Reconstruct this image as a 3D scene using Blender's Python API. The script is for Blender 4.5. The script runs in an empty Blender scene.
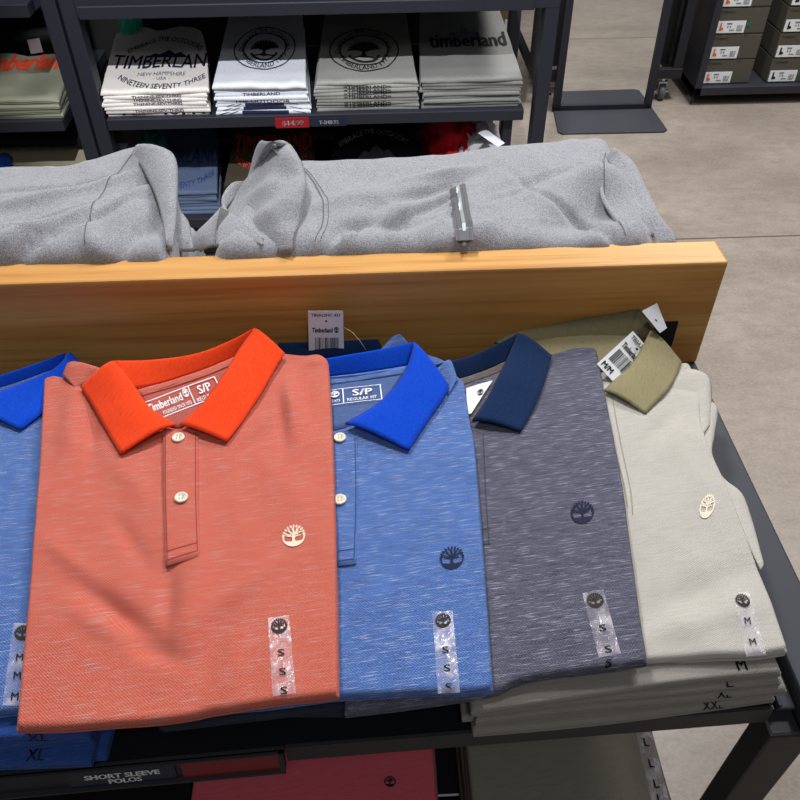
import bpy, bmesh, math, random
import numpy as np
from mathutils import Vector, Matrix, noise
from mathutils.bvhtree import BVHTree
random.seed(7)
S = bpy.context.scene
COL = S.collection
# ------------------------------------------------------------------ camera
H = 1.45; T = 0.80; FPX = 800.0
yaw, pit, rol = (math.radians(a) for a in (2.2, 43.4, 0.5))
CF = Vector((math.sin(yaw)*math.cos(pit), math.cos(yaw)*math.cos(pit), -math.sin(pit)))
r0 = Vector((math.cos(yaw), -math.sin(yaw), 0)); d0 = CF.cross(r0)
CR = math.cos(rol)*r0 + math.sin(rol)*d0
CD = -math.sin(rol)*r0 + math.cos(rol)*d0
CAM = Vector((0, 0, H))
cd = bpy.data.cameras.new('camera'); cam = bpy.data.objects.new('camera', cd); COL.objects.link(cam)
cd.sensor_width = 36; cd.lens = 36*FPX/800; cd.clip_start = .02
M = Matrix((CR, -CD, -CF)).transposed().to_4x4(); M.translation = CAM
cam.matrix_world = M; S.camera = cam
# ------------------------------------------------------------------ light
W = bpy.data.worlds.new('world'); S.world = W; W.use_nodes = True
W.node_tree.nodes['Background'].inputs[0].default_value = (.97, .98, 1.0, 1)
W.node_tree.nodes['Background'].inputs[1].default_value = .10
def area(name, loc, aim, size, power, col=(1, .985, .965)):
    l = bpy.data.lights.new(name, 'AREA'); l.size = size; l.energy = power; l.color = col
    o = bpy.data.objects.new(name, l); COL.objects.link(o); o.location = loc
    o.rotation_euler = (Vector(aim)-Vector(loc)).to_track_quat('-Z', 'Y').to_euler(); return o
def spot(name, loc, aim, deg, power, rad=.04, blend=.5, col=(.96, .98, 1)):
    l = bpy.data.lights.new(name, 'SPOT'); l.spot_size = math.radians(deg); l.spot_blend = blend
    l.energy = power; l.color = col; l.shadow_soft_size = rad
    o = bpy.data.objects.new(name, l); COL.objects.link(o); o.location = loc
    o.rotation_euler = (Vector(aim)-Vector(loc)).to_track_quat('-Z', 'Y').to_euler(); return o
area('ceiling_or_fill_light', (-.45, 1.75, 2.9), (.0, .55, .8), .3, 38)
area('ceiling_or_fill_light', (1.5, 2.7, 3.0), (1.4, 2.8, 0), .8, 95)
area('ceiling_or_fill_light', (.9, 1.1, 3.0), (.2, .55, .8), .3, 14)
area('ceiling_or_fill_light', (.2, -.75, 2.9), (0, .2, .7), .4, 9)  # added front fill, brightens the sign and the lower-shelf shirts
spot('track_light', (-.12, .2, 2.9), (-.12, 2.2, .55), 34, 310, .025)
S.view_settings.view_transform = 'Standard'; S.view_settings.look = 'None'
S.view_settings.gamma = 1; S.view_settings.use_curve_mapping = False
S.view_settings.exposure = 0.0

# ------------------------------------------------------------------ helpers
def at(px, py, z=None, y=None):
    d = (px-400)*CR + (py-400)*CD + FPX*CF
    t = (z-H)/d.z if z is not None else y/d.y
    return CAM + d*t
def lin(c):
    return tuple(((v/255)/12.92 if v/255 <= .04045 else ((v/255+.055)/1.055)**2.4) for v in c) + (1,)
ORG = {}
def setp(o, label=None, cat=None, group=None, kind=None):
    if label: o['label'] = label
    if cat: o['category'] = cat
    if group: o['group'] = group
    if kind: o['kind'] = kind
    return o
def empty(name, loc, label=None, cat=None, group=None):
    o = bpy.data.objects.new(name, None); COL.objects.link(o); o.location = loc; o.empty_display_size = .05
    ORG[o.name] = Vector(loc); return setp(o, label, cat, group)
def mk(name, vs, fs, mat, parent=None, smooth=True, loc=None):
    vs = [Vector(v) for v in vs]
    if parent is not None: org = ORG[parent.name]
    elif loc is not None: org = Vector(loc)
    else:
        a = [min(v[i] for v in vs) for i in range(3)]; b = [max(v[i] for v in vs) for i in range(3)]
        org = Vector(((a[0]+b[0])/2, (a[1]+b[1])/2, a[2]))
    me = bpy.data.meshes.new(name); me.from_pydata([v-org for v in vs], [], fs); me.update()
    if smooth: me.polygons.foreach_set('use_smooth', [True]*len(me.polygons))
    me.materials.append(mat)
    o = bpy.data.objects.new(name, me); COL.objects.link(o)
    if parent is not None: o.parent = parent
    else: o.location = org
    ORG[o.name] = org
    return o
def bx(c, s, rz=0, bev=.003, rx=0):
    """bevelled box -> verts, faces"""
    bm = bmesh.new(); bmesh.ops.create_cube(bm, size=1)
    for v in bm.verts: v.co = Vector((v.co.x*s[0], v.co.y*s[1], v.co.z*s[2]))
    if bev: bmesh.ops.bevel(bm, geom=list(bm.edges), offset=min(bev, min(s)*.4), segments=2, affect='EDGES', profile=.5)
    m = Matrix.Translation(c) @ Matrix.Rotation(rz, 4, 'Z') @ Matrix.Rotation(rx, 4, 'X')
    bmesh.ops.transform(bm, matrix=m, verts=bm.verts)
    vs = [v.co.copy() for v in bm.verts]; bm.verts.index_update()
    fs = [[v.index for v in f.verts] for f in bm.faces]; bm.free(); return vs, fs
def b2(x0, x1, y0, y1, z0, z1, bev=.003): return bx(Vector(((x0+x1)/2, (y0+y1)/2, (z0+z1)/2)), (x1-x0, y1-y0, z1-z0), 0, bev)
def join(*parts):
    vs, fs = [], []
    for v, f in parts:
        n = len(vs); vs += list(v); fs += [[i+n for i in q] for q in f]
    return vs, fs
def prism(poly, z0, z1):
    n = len(poly); vs = [Vector((p[0], p[1], z0)) for p in poly]+[Vector((p[0], p[1], z1)) for p in poly]
    return vs, [list(range(n))[::-1], list(range(n, 2*n))]+[[i, (i+1) % n, n+(i+1) % n, n+i] for i in range(n)]
def tube(pts, r, n=8):
    vs, fs = [], []
    pts = [Vector(p) for p in pts]
    for k, p in enumerate(pts):
        d = (pts[min(k+1, len(pts)-1)]-pts[max(k-1, 0)]).normalized()
        a = d.orthogonal().normalized() if k == 0 else (a-d*a.dot(d)).normalized()
        b = d.cross(a)
        for i in range(n):
            t = 2*math.pi*i/n; vs.append(p+(a*math.cos(t)+b*math.sin(t))*r)
    for k in range(len(pts)-1):
        for i in range(n): fs.append([k*n+i, k*n+(i+1) % n, (k+1)*n+(i+1) % n, (k+1)*n+i])
    fs += [list(range(n))[::-1], list(range((len(pts)-1)*n, len(pts)*n))]
    return vs, fs
def resample(pl, ts, smooth=True):
    P = [Vector(p) for p in pl]; L = [0]
    for a, b in zip(P, P[1:]): L.append(L[-1]+(b-a).length)
    out = []
    for t in ts:
        s = t*L[-1]; k = 0
        while k < len(P)-2 and L[k+1] < s: k += 1
        f = (s-L[k])/max(L[k+1]-L[k], 1e-9); f = min(max(f, 0), 1)
        if smooth and len(P) > 2:
            p0 = P[k-1] if k > 0 else P[k]*2-P[k+1]; p3 = P[k+2] if k+2 < len(P) else P[k+1]*2-P[k]
            p1, p2 = P[k], P[k+1]
            out.append(.5*((2*p1)+(p2-p0)*f+(2*p0-5*p1+4*p2-p3)*f*f+(3*p1-p0-3*p2+p3)*f**3))
        else: out.append(P[k].lerp(P[k+1], f))
    return out
def pad(top, bot, left, right, zf, th, r=.004, nu=30, nv=40, lay=2, amp=.0, seed=0, rdrop=None):
    """padded cloth slab; outlines are world xy polylines (top = far edge)"""
    V3 = lambda p: Vector((p[0], p[1], 0))
    top, bot, left, right = ([V3(p) for p in q] for q in (top, bot, left, right))
    wu = (top[-1]-top[0]).length; wv = (left[-1]-left[0]).length
    def params(n, w):
        e = [0, .08*r/w, .3*r/w, .65*r/w, r/w, 1.6*r/w]
        mid = [1.6*r/w+(1-3.2*r/w)*i/n for i in range(1, n)]
        return e+mid+[1-x for x in e[::-1]]
    us, vv = params(nu, wu), params(nv, wv)
    Tp, Bp = resample(top, us), resample(bot, us); Lp, Rp = resample(left, vv), resample(right, vv)
    TL, TR, BL, BR = top[0], top[-1], bot[0], bot[-1]
    nU, nV = len(us), len(vv); vs = []; fs = []
    drop = rdrop or r
    for j, v in enumerate(vv):
        for i, u in enumerate(us):
            p = Tp[i]*(1-v)+Bp[i]*v+Lp[j]*(1-u)+Rp[j]*u-(TL*(1-u)*(1-v)+TR*u*(1-v)+BL*(1-u)*v+BR*u*v)
            d = min(u*wu, (1-u)*wu, v*wv, (1-v)*wv)
            du, dv = min(u, 1-u)*wu, min(v, 1-v)*wv
            dd = r-math.sqrt(max(0, r-du)**2+max(0, r-dv)**2) if (du < r and dv < r) else d
            dd = max(dd, 0)
            e = drop*(1-math.sqrt(max(0, 1-(1-min(dd/r, 1))**2)))
            z = zf(p.x, p.y, u, v)-e
            if amp: z += amp*(noise.noise(Vector((p.x*14, p.y*14, seed)))+.9*(.5-abs(noise.noise(Vector((p.x*16+p.y*9, p.y*7-p.x*6, seed+5))))*1.6))
            vs.append(Vector((p.x, p.y, z)))
    for j in range(nV-1):
        for i in range(nU-1):
            a = j*nU+i; fs.append([a, a+nU, a+nU+1, a+1])
    loop = [i for i in range(nU)]+[j*nU+nU-1 for j in range(1, nV)]+[(nV-1)*nU+i for i in range(nU-2, -1, -1)]+[j*nU for j in range(nV-2, 0, -1)]
    n = len(loop); h = th-drop
    prof = []
    for l in range(lay):
        a = l/lay; b = (l+1)/lay
        prof += [(.0006, -(a+.3/lay)*h), (.0004, -(a+.75/lay)*h)]
        if l < lay-1: prof.append((-.0022, -b*h))
    prof += [(-.0004, -h*.99)]
    cen = sum((vs[k] for k in loop), Vector())/n
    nor = []
    for k in range(n):
        a, b = vs[loop[k-1]], vs[loop[(k+1) % n]]
        t = (b-a); nn = Vector((t.y, -t.x, 0))
        if nn.length < 1e-9: nn = (vs[loop[k]]-cen)
        nn.z = 0; nn.normalize()
        if nn.dot(vs[loop[k]]-cen) < 0: nn = -nn
        nor.append(nn)
    prev = loop; top_len = len(vs)
    for off, dz in prof:
        st = len(vs)
        for k in range(n):
            p = vs[loop[k]]
            w = 1+.5*noise.noise(Vector((p.x*30, p.y*30, seed+dz*300)))
            vs.append(Vector((p.x+nor[k].x*off*w, p.y+nor[k].y*off*w, p.z+dz)))
        cur = list(range(st, st+n))
        for k in range(n): fs.append([prev[k], prev[(k+1) % n], cur[(k+1) % n], cur[k]])
        prev = cur
    # bottom grid
    st = len(vs); idx = {}
    for q, k in enumerate(loop): idx[k] = prev[q]
    for j in range(nV):
        for i in range(nU):
            a = j*nU+i
            if a not in idx:
                p = vs[a]; idx[a] = len(vs)
                u, v = us[i], vv[j]
                zb = zf(p.x, p.y, u, v)-th
                vs.append(Vector((p.x, p.y, min(zb, p.z-.002))))
    for j in range(nV-1):
        for i in range(nU-1):
            a = j*nU+i; fs.append([idx[a], idx[a+1], idx[a+nU+1], idx[a+nU]])
    return vs, fs
def loft(A, B, n=18, m=8, arch=0, th=.0025, wav=0, seed=0, smooth=True, tap=0):
    """thick cloth sheet between two 3D polylines"""
    ts = [i/n for i in range(n+1)]
    a, b = resample(A, ts, smooth), resample(B, ts, smooth); g = []
    for i in range(n+1):
        for j in range(m+1):
            s = j/m; p = a[i].lerp(b[i], s)
            p = p+Vector((0, 0, arch*(1-tap*(i/n)**3)*math.sin(math.pi*s**.7)))
            if wav: p = p+Vector((0, 0, wav*noise.noise(Vector((p.x*25, p.y*25, seed)))))
            g.append(p)
    fs = []; w = m+1; nn = []
    for i in range(n+1):
        for j in range(m+1):
            i0, i1, j0, j1 = max(i-1, 0), min(i+1, n), max(j-1, 0), min(j+1, m)
            q = (g[i1*w+j]-g[i0*w+j]).cross(g[i*w+j1]-g[i*w+j0])
            if q.z < 0: q = -q
            nn.append(q.normalized() if q.length > 1e-12 else Vector((0, 0, 1)))
    N = len(g); vs = g+[g[k]-nn[k]*th for k in range(N)]
    for i in range(n):
        for j in range(m):
            k = i*w+j; fs.append([k, k+w, k+w+1, k+1]); fs.append([N+k, N+k+1, N+k+w+1, N+k+w])
    loop = [j for j in range(w)]+[i*w+m for i in range(1, n+1)]+[n*w+j for j in range(m-1, -1, -1)]+[i*w for i in range(n-1, 0, -1)]
    L = len(loop)
    for k in range(L): fs.append([loop[k], loop[(k+1) % L], N+loop[(k+1) % L], N+loop[k]])
    return vs, fs
def fixn(o):
    bm = bmesh.new(); bm.from_mesh(o.data); bmesh.ops.recalc_face_normals(bm, faces=bm.faces); bm.to_mesh(o.data); bm.free(); return o
def bvh_of(*objs):
    vs, fs = [], []
    for o in objs:
        n = len(vs); org = ORG[o.name]
        vs += [v.co+org for v in o.data.vertices]; fs += [[i+n for i in p.vertices] for p in o.data.polygons]
    return BVHTree.FromPolygons(vs, fs)
# ---- flat artwork in the unit square
_tc = {}
def text2d(s, bold=.02, arc=0, shear=0, arc_span=0):
    key = (s, bold, arc, shear)
    if key in _tc: return _tc[key]
    c = bpy.data.curves.new('t', 'FONT'); c.body = s; c.resolution_u = 2; c.shear = shear
    o = bpy.data.objects.new('t', c); COL.objects.link(o); bpy.context.view_layer.update()
    me = bpy.data.meshes.new_from_object(o.evaluated_get(bpy.context.evaluated_depsgraph_get()))
    vs = [(v.co.x, v.co.y) for v in me.vertices]; fs = [list(p.vertices) for p in me.polygons]
    bpy.data.objects.remove(o); bpy.data.curves.remove(c); bpy.data.meshes.remove(me)
    if bold > 0:
        n0 = len(vs); vs0, fs0 = vs, fs; vs, fs = [], []
        for q, (ax, ay) in enumerate(((-bold, 0), (bold, 0), (0, bold*.6), (0, -bold*.6))):
            vs += [(x+ax, y+ay) for x, y in vs0]; fs += [[i+q*n0 for i in f] for f in fs0]
    if arc:
        x0 = min(v[0] for v in vs); x1 = max(v[0] for v in vs); L = x1-x0; R = L/abs(arc); sg = 1 if arc > 0 else -1
        out = []
        for x, y in vs:
            t = (x-x0-L/2)/R; rr = R+sg*y
            out.append((rr*math.sin(t), sg*(rr*math.cos(t)-R)))
        vs = out
    x0 = min(v[0] for v in vs); x1 = max(v[0] for v in vs); y0 = min(v[1] for v in vs); y1 = max(v[1] for v in vs)
    vs = [((x-x0)/(x1-x0), (y-y0)/(y1-y0)) for x, y in vs]
    _tc[key] = (vs, fs); return _tc[key]
def stroke(pts, w):
    vs, fs = [], []
    P = [Vector(p) for p in pts]
    ws = w if isinstance(w, (list, tuple)) else [w]*len(P)
    for k, p in enumerate(P):
        d = (P[min(k+1, len(P)-1)]-P[max(k-1, 0)]).normalized(); n = Vector((-d.y, d.x))*ws[k]/2
        vs += [tuple(p+n), tuple(p-n)]
    for k in range(len(P)-1): fs.append([2*k, 2*k+1, 2*k+3, 2*k+2])
    return vs, fs
def arcpts(cx, cy, r, a0, a1, n=14): return [(cx+r*math.cos(math.radians(a0+(a1-a0)*i/n)), cy+r*math.sin(math.radians(a0+(a1-a0)*i/n))) for i in range(n+1)]
def disc(cx, cy, rx, ry, n=12):
    return [(cx+rx*math.cos(2*math.pi*i/n), cy+ry*math.sin(2*math.pi*i/n)) for i in range(n)], [list(range(n))]
def rect2(x0, y0, x1, y1): return [(x0, y0), (x1, y0), (x1, y1), (x0, y1)], [[0, 1, 2, 3]]
def tree2d(heavy=1.0):
    ps = [stroke(arcpts(.5, .48, .45, 165, 375, 24), .06*heavy)]                      # lower ring
    ps.append(stroke([(.5, .2), (.49, .36), (.5, .52)], [.16, .1, .09]))              # trunk
    for a, b, c in (((.5, .42), (.36, .5), (.2, .5)), ((.5, .42), (.64, .5), (.8, .5)), ((.5, .5), (.38, .64), (.3, .76)), ((.5, .5), (.62, .64), (.7, .76)), ((.5, .5), (.5, .66), (.5, .84))):
        ps.append(stroke([a, b, c], [.07, .06, .04]))
    for ang in range(5, 180, 17):                                                     # leaf bursts
        for rr, s in ((.43, .085), (.29, .075), (.17, .045)):
            if rr < .3 and ang % 2: continue
            t = math.radians(ang+(7 if rr < .4 else 0)); cx, cy = .5+rr*math.cos(t), .5+rr*math.sin(t)*1.02
            ps.append(stroke([(cx-s*math.cos(t), cy-s*math.sin(t)), (cx, cy), (cx+s*math.cos(t), cy+s*math.sin(t))], [.02*heavy, .085*heavy, .02]))
    a_ = arcpts(.5, .48, .46, 212, 328, 14); ps.append((a_, [list(range(15))]))
    ps.append(stroke([(.12, .24), (.5, .2), (.88, .24)], .045*heavy))
    ps.append(stroke([(.2, .14), (.5, .11), (.8, .14)], .05*heavy))
    ps.append(stroke([(.33, .05), (.5, .04), (.67, .05)], .04*heavy))
    return ps
def solid_tree2d():
    ps = [disc(.5, .5, .47, .47, 24)]
    return ps
def j2(*ps):
    vs, fs = [], []
    for v, f in ps:
        n = len(vs); vs += list(v); fs += [[i+n for i in q] for q in f]
    return vs, fs
def place2(art, x0, y0, x1, y1): return [(x0+(x1-x0)*x, y0+(y1-y0)*y) for x, y in art[0]], art[1]
def sub2(art, step):
    """cut long flat faces so that a decal can follow cloth"""
    bm = bmesh.new(); vv = [bm.verts.new((x, y, 0)) for x, y in art[0]]
    for f in art[1]:
        try: bm.faces.new([vv[i] for i in f])
        except ValueError: pass
    for ax in (0, 1):
        k = step
        while k < 1:
            n = [0, 0, 0]; n[ax] = 1; c = [0, 0, 0]; c[ax] = k
            bmesh.ops.bisect_plane(bm, geom=bm.verts[:]+bm.edges[:]+bm.faces[:], plane_co=c, plane_no=n); k += step
    bm.verts.index_update(); r = ([(v.co.x, v.co.y) for v in bm.verts], [[v.index for v in f.verts] for f in bm.faces]); bm.free(); return r
def decal(name, art, O, U, V, mat, parent, bvh=None, off=.0005, th=0):
    """art in the unit square mapped to O + x U + y V and laid on the cloth below"""
    O, U, V = Vector(O), Vector(U), Vector(V); N = U.cross(V).normalized(); out = []
    for x, y in art[0]:
        p = O+U*x+V*y
        if bvh is not None:
            h = bvh.ray_cast(p+N*.06, -N, .16)
            if h[0] is not None: p = h[0]
        out.append(p+N*off)
    return mk(name, out, art[1], mat, parent, smooth=False)
def pxframe(bl, br, tl, z):
    o, r, t = at(*bl, z=z), at(*br, z=z), at(*tl, z=z); return o, r-o, t-o

# ------------------------------------------------------------------ materials
def nodes(name):
    m = bpy.data.materials.new(name); m.use_nodes = True; nt = m.node_tree; b = nt.nodes['Principled BSDF']; return m, nt, b
def plain(name, c, rough=.6, metal=0, spec=.5, alpha=1, coat=0):
    m, nt, b = nodes(name); b.inputs['Base Color'].default_value = lin(c); b.inputs['Roughness'].default_value = rough
    b.inputs['Metallic'].default_value = metal; b.inputs['Specular IOR Level'].default_value = spec; b.inputs['Alpha'].default_value = alpha
    b.inputs['Coat Weight'].default_value = coat
    # faint surface variation
    n = nt.nodes.new('ShaderNodeTexNoise'); n.inputs['Scale'].default_value = 60; bp = nt.nodes.new('ShaderNodeBump'); bp.inputs['Strength'].default_value = .05
    tc = nt.nodes.new('ShaderNodeTexCoord'); nt.links.new(tc.outputs['Object'], n.inputs['Vector'])
    nt.links.new(n.outputs['Fac'], bp.inputs['Height']); nt.links.new(bp.outputs['Normal'], b.inputs['Normal']); return m
def noise_node(nt, vec, sc, rot=0, scale=1, detail=2, rough=.5):
    mp = nt.nodes.new('ShaderNodeMapping'); mp.inputs['Scale'].default_value = sc; mp.inputs['Rotation'].default_value = (0, 0, rot)
    mp0 = nt.nodes.new('ShaderNodeMapping'); mp0.inputs['Rotation'].default_value = (0, 0, rot)
    mp.inputs['Rotation'].default_value = (0, 0, 0)
    nt.links.new(vec, mp0.inputs['Vector']); nt.links.new(mp0.outputs['Vector'], mp.inputs['Vector'])
    n = nt.nodes.new('ShaderNodeTexNoise'); n.inputs['Scale'].default_value = scale; n.inputs['Detail'].default_value = detail; n.inputs['Roughness'].default_value = rough
    nt.links.new(mp.outputs['Vector'], n.inputs['Vector']); return n.outputs['Fac']
def ramp(nt, fac, a, b):
    mr = nt.nodes.new('ShaderNodeMapRange'); mr.inputs['From Min'].default_value = a; mr.inputs['From Max'].default_value = b
    nt.links.new(fac, mr.inputs['Value']); return mr.outputs['Result']
def mixc(nt, f, a, b, mode='MIX'):
    m = nt.nodes.new('ShaderNodeMix'); m.data_type = 'RGBA'; m.blend_type = mode
    if isinstance(f, (int, float)): m.inputs[0].default_value = f
    else: nt.links.new(f, m.inputs[0])
    for k, v in ((6, a), (7, b)):
        if isinstance(v, tuple): m.inputs[k].default_value = v
        else: nt.links.new(v, m.inputs[k])
    return m.outputs[2]
def mul(nt, a, k):
    m = nt.nodes.new('ShaderNodeMath'); m.operation = 'MULTIPLY'; nt.links.new(a, m.inputs[0]); m.inputs[1].default_value = k; return m.outputs[0]
def slub(name, base, light, dark, s_amt=.8, d_amt=.5, weave=.35, rot=-.12, lo=.58, hi=.7, bump=.5, sheen=.08, sx=55, sy=650, marl=False):
    """heathered slub pique knit"""
    m, nt, b = nodes(name); tc0 = nt.nodes.new('ShaderNodeTexCoord').outputs['Object']
    sp = nt.nodes.new('ShaderNodeSeparateXYZ'); nt.links.new(tc0, sp.inputs[0]); sb = nt.nodes.new('ShaderNodeMath'); sb.operation = 'MULTIPLY_ADD'
    nt.links.new(sp.outputs['Z'], sb.inputs[0]); sb.inputs[1].default_value = .8; nt.links.new(sp.outputs['Y'], sb.inputs[2])
    cb = nt.nodes.new('ShaderNodeCombineXYZ'); nt.links.new(sp.outputs['X'], cb.inputs[0]); nt.links.new(sb.outputs[0], cb.inputs[1]); tc = cb.outputs[0] if not marl else tc0
    s1 = ramp(nt, noise_node(nt, tc, (sx*1.0, sy*1.7, sy*1.7), rot, detail=2, rough=.65), lo-.01, hi-.02)
    s2 = ramp(nt, noise_node(nt, tc, (sx*.7, sy*.55, sy*.55), rot, detail=2), .5, .68)
    big = ramp(nt, noise_node(nt, tc, (9, 14, 14), rot, detail=2), .3, .7)
    if marl: w = ramp(nt, noise_node(nt, tc, (marl, marl, marl), .6, detail=2, rough=.7), .4, .62)
    else:
        vo = nt.nodes.new('ShaderNodeTexVoronoi'); vo.inputs['Scale'].default_value = 560; vo.inputs['Randomness'].default_value = .25; vo.voronoi_dimensions = '2D'
        mp = nt.nodes.new('ShaderNodeMapping'); mp.inputs['Rotation'].default_value = (0, 0, .7); nt.links.new(tc, mp.inputs['Vector']); nt.links.new(mp.outputs['Vector'], vo.inputs['Vector'])
        w = ramp(nt, vo.outputs['Distance'], .25, .62)
    c = mixc(nt, mul(nt, s2, d_amt), lin(base), lin(dark))
    c = mixc(nt, mul(nt, s1, min(1, s_amt*.9)), c, lin(light))
    c = mixc(nt, mul(nt, big, .18), c, lin(dark))
    c = mixc(nt, mul(nt, w, weave), c, lin(light))
    nt.links.new(c, b.inputs['Base Color']); b.inputs['Roughness'].default_value = .95; b.inputs['Specular IOR Level'].default_value = .1
    b.inputs['Sheen Weight'].default_value = sheen; b.inputs['Sheen Roughness'].default_value = .6
    bp = nt.nodes.new('ShaderNodeBump'); bp.inputs['Strength'].default_value = bump; bp.inputs['Distance'].default_value = .0006
    nt.links.new(w, bp.inputs['Height']); nt.links.new(bp.outputs['Normal'], b.inputs['Normal']); return m
def knit(name, base, light, rot=0, amt=.35, sx=700, sy=120):
    return slub(name, base, light, tuple(int(v*.82) for v in base), s_amt=amt, d_amt=.35, weave=.08, rot=rot, sx=sx, sy=sy, lo=.5, hi=.7, bump=.2, sheen=.05)
M_coral = slub('coral_slub', (200, 86, 62), (186, 158, 154), (190, 70, 48), s_amt=.9, d_amt=.6, weave=.42, sx=40)
M_coral_in = slub('coral_inside_shaded', (176, 82, 72), (180, 130, 124), (150, 60, 50), s_amt=.4)  # inside of the neck, with the shade of the opening mixed into the colour
M_blue = slub('blue_slub', (50, 96, 172), (172, 186, 206), (44, 72, 140), s_amt=1.0, d_amt=.8, weave=.3)
M_blue_in = slub('blue_inside_shaded', (62, 86, 140), (130, 150, 190), (50, 70, 120), s_amt=.5)  # neck inside, colour lowered to carry the shade there
M_bluest = slub('blue_stack_shaded', (36, 74, 150), (90, 120, 180), (28, 50, 110), s_amt=.5, d_amt=.5, weave=.15)  # darker copy of the blue slub, shade of the stack edges painted in
M_dark = slub('charcoal_slub', (74, 74, 94), (168, 168, 184), (48, 48, 64), s_amt=1.0, d_amt=1.0, weave=.24)
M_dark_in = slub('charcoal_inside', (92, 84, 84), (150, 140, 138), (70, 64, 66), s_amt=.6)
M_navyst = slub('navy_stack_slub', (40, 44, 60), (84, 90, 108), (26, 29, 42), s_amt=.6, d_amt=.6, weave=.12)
M_light = slub('stone_slub', (182, 178, 171), (212, 210, 206), (164, 158, 150), s_amt=.5, d_amt=.4, weave=.3, lo=.5, hi=.75)
M_stone = slub('stone_stack_shaded', (140, 136, 131), (172, 169, 165), (120, 116, 112), s_amt=.4, d_amt=.3, weave=.3)  # stone slub darkened: the shaded stack fronts are in the colour
M_hood = slub('grey_marl', (120, 121, 128), (200, 202, 211), (98, 98, 105), s_amt=.25, d_amt=.3, weave=.58, sx=200, sy=300, lo=.5, hi=.65, rot=0, sheen=.3, marl=900)
M_hood_d = slub('grey_marl_shaded', (92, 90, 90), (150, 150, 152), (72, 70, 70), s_amt=.3, d_amt=.3, weave=.4, sx=260, sy=260, marl=900)  # darker copy of the marl, recess shade painted into it
M_c_coral = knit('orange_rib', (238, 66, 22), (246, 100, 58), rot=.3)
M_c_blue = knit('cobalt_rib', (2, 66, 196), (30, 96, 220), rot=-.4)
M_c_navy = knit('navy_rib', (14, 38, 76), (34, 62, 104), rot=-.3)
M_c_olive = knit('olive_rib', (142, 134, 102), (168, 160, 130), rot=.2)
M_c_oliveD = knit('olive_rib_shaded', (112, 106, 80), (132, 125, 98), rot=.2)  # olive rib again, darkened for the shaded upper collar band
M_thread = {k: plain('thread_'+k, c, .9) for k, c in dict(coral=(150, 48, 38), blue=(30, 50, 110), dark=(60, 58, 74), light=(150, 146, 132), hood=(105, 105, 108)).items()}
M_cream = plain('cream_thread', (235, 222, 200), .9)
M_ink = plain('black_ink', (18, 18, 22), .8)
M_navyink = plain('navy_ink', (20, 27, 60), .9)
M_blueink = plain('blue_ink', (44, 72, 140), .9)
M_white = plain('white_print', (246, 246, 250), .8)
M_greyink = plain('grey_ink', (96, 96, 108), .9)
M_orange = plain('orange_ink', (235, 72, 30), .8)
M_button = plain('shell_button', (222, 216, 196), .28, spec=.6)
M_paper = plain('tag_paper', (212, 212, 222), .45)
M_card = plain('white_card', (236, 238, 242), .4)
def clear(name, c, a):
    m, nt, b = nodes(name); b.inputs['Base Color'].default_value = lin(c); b.inputs['Roughness'].default_value = .16
    tc = nt.nodes.new('ShaderNodeTexCoord').outputs['Object']
    f = ramp(nt, noise_node(nt, tc, (90, 60, 60), .3, detail=3), .45, .68)
    mr = nt.nodes.new('ShaderNodeMapRange'); mr.inputs['To Min'].default_value = a*.45; mr.inputs['To Max'].default_value = a*1.7
    nt.links.new(f, mr.inputs['Value']); nt.links.new(mr.outputs['Result'], b.inputs['Alpha'])
    bp = nt.nodes.new('ShaderNodeBump'); bp.inputs['Strength'].default_value = .4; bp.inputs['Distance'].default_value = .002
    nt.links.new(f, bp.inputs['Height']); nt.links.new(bp.outputs['Normal'], b.inputs['Normal']); return m
M_clear = clear('clear_plastic', (235, 228, 240), .3)
M_tray = plain('black_lacquer', (16, 19, 27), .35)
M_rim = plain('charcoal_steel', (60, 62, 70), .65, metal=.1, spec=.3)
M_leg = plain('dark_steel', (44, 45, 50), .5, metal=.2)
M_rack = plain('rack_steel', (34, 36, 48), .55, metal=.1)
M_blackcloth = knit('black_cotton', (14, 14, 18), (26, 26, 32))
def wood():
    m, nt, b = nodes('honey_pine'); tc = nt.nodes.new('ShaderNodeTexCoord').outputs['Object']
    g = noise_node(nt, tc, (3, 90, 110), 0, detail=4, rough=.6); g2 = noise_node(nt, tc, (1.2, 22, 26), 0, detail=3)
    c = mixc(nt, ramp(nt, g2, .35, .7), lin((222, 170, 98)), lin((186, 124, 56)))
    c = mixc(nt, mul(nt, ramp(nt, g, .48, .72), .5), c, lin((140, 80, 30)))
    w = noise_node(nt, tc, (26, 60, 60), .2, detail=5, rough=.75)
    c = mixc(nt, mul(nt, ramp(nt, w, .69, .74), .7), c, lin((226, 196, 150)))
    nt.links.new(c, b.inputs['Base Color']); b.inputs['Roughness'].default_value = .42; b.inputs['Specular IOR Level'].default_value = .35
    bp = nt.nodes.new('ShaderNodeBump'); bp.inputs['Strength'].default_value = .15; bp.inputs['Distance'].default_value = .001
    nt.links.new(g, bp.inputs['Height']); nt.links.new(bp.outputs['Normal'], b.inputs['Normal']); return m
M_wood = wood()
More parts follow.
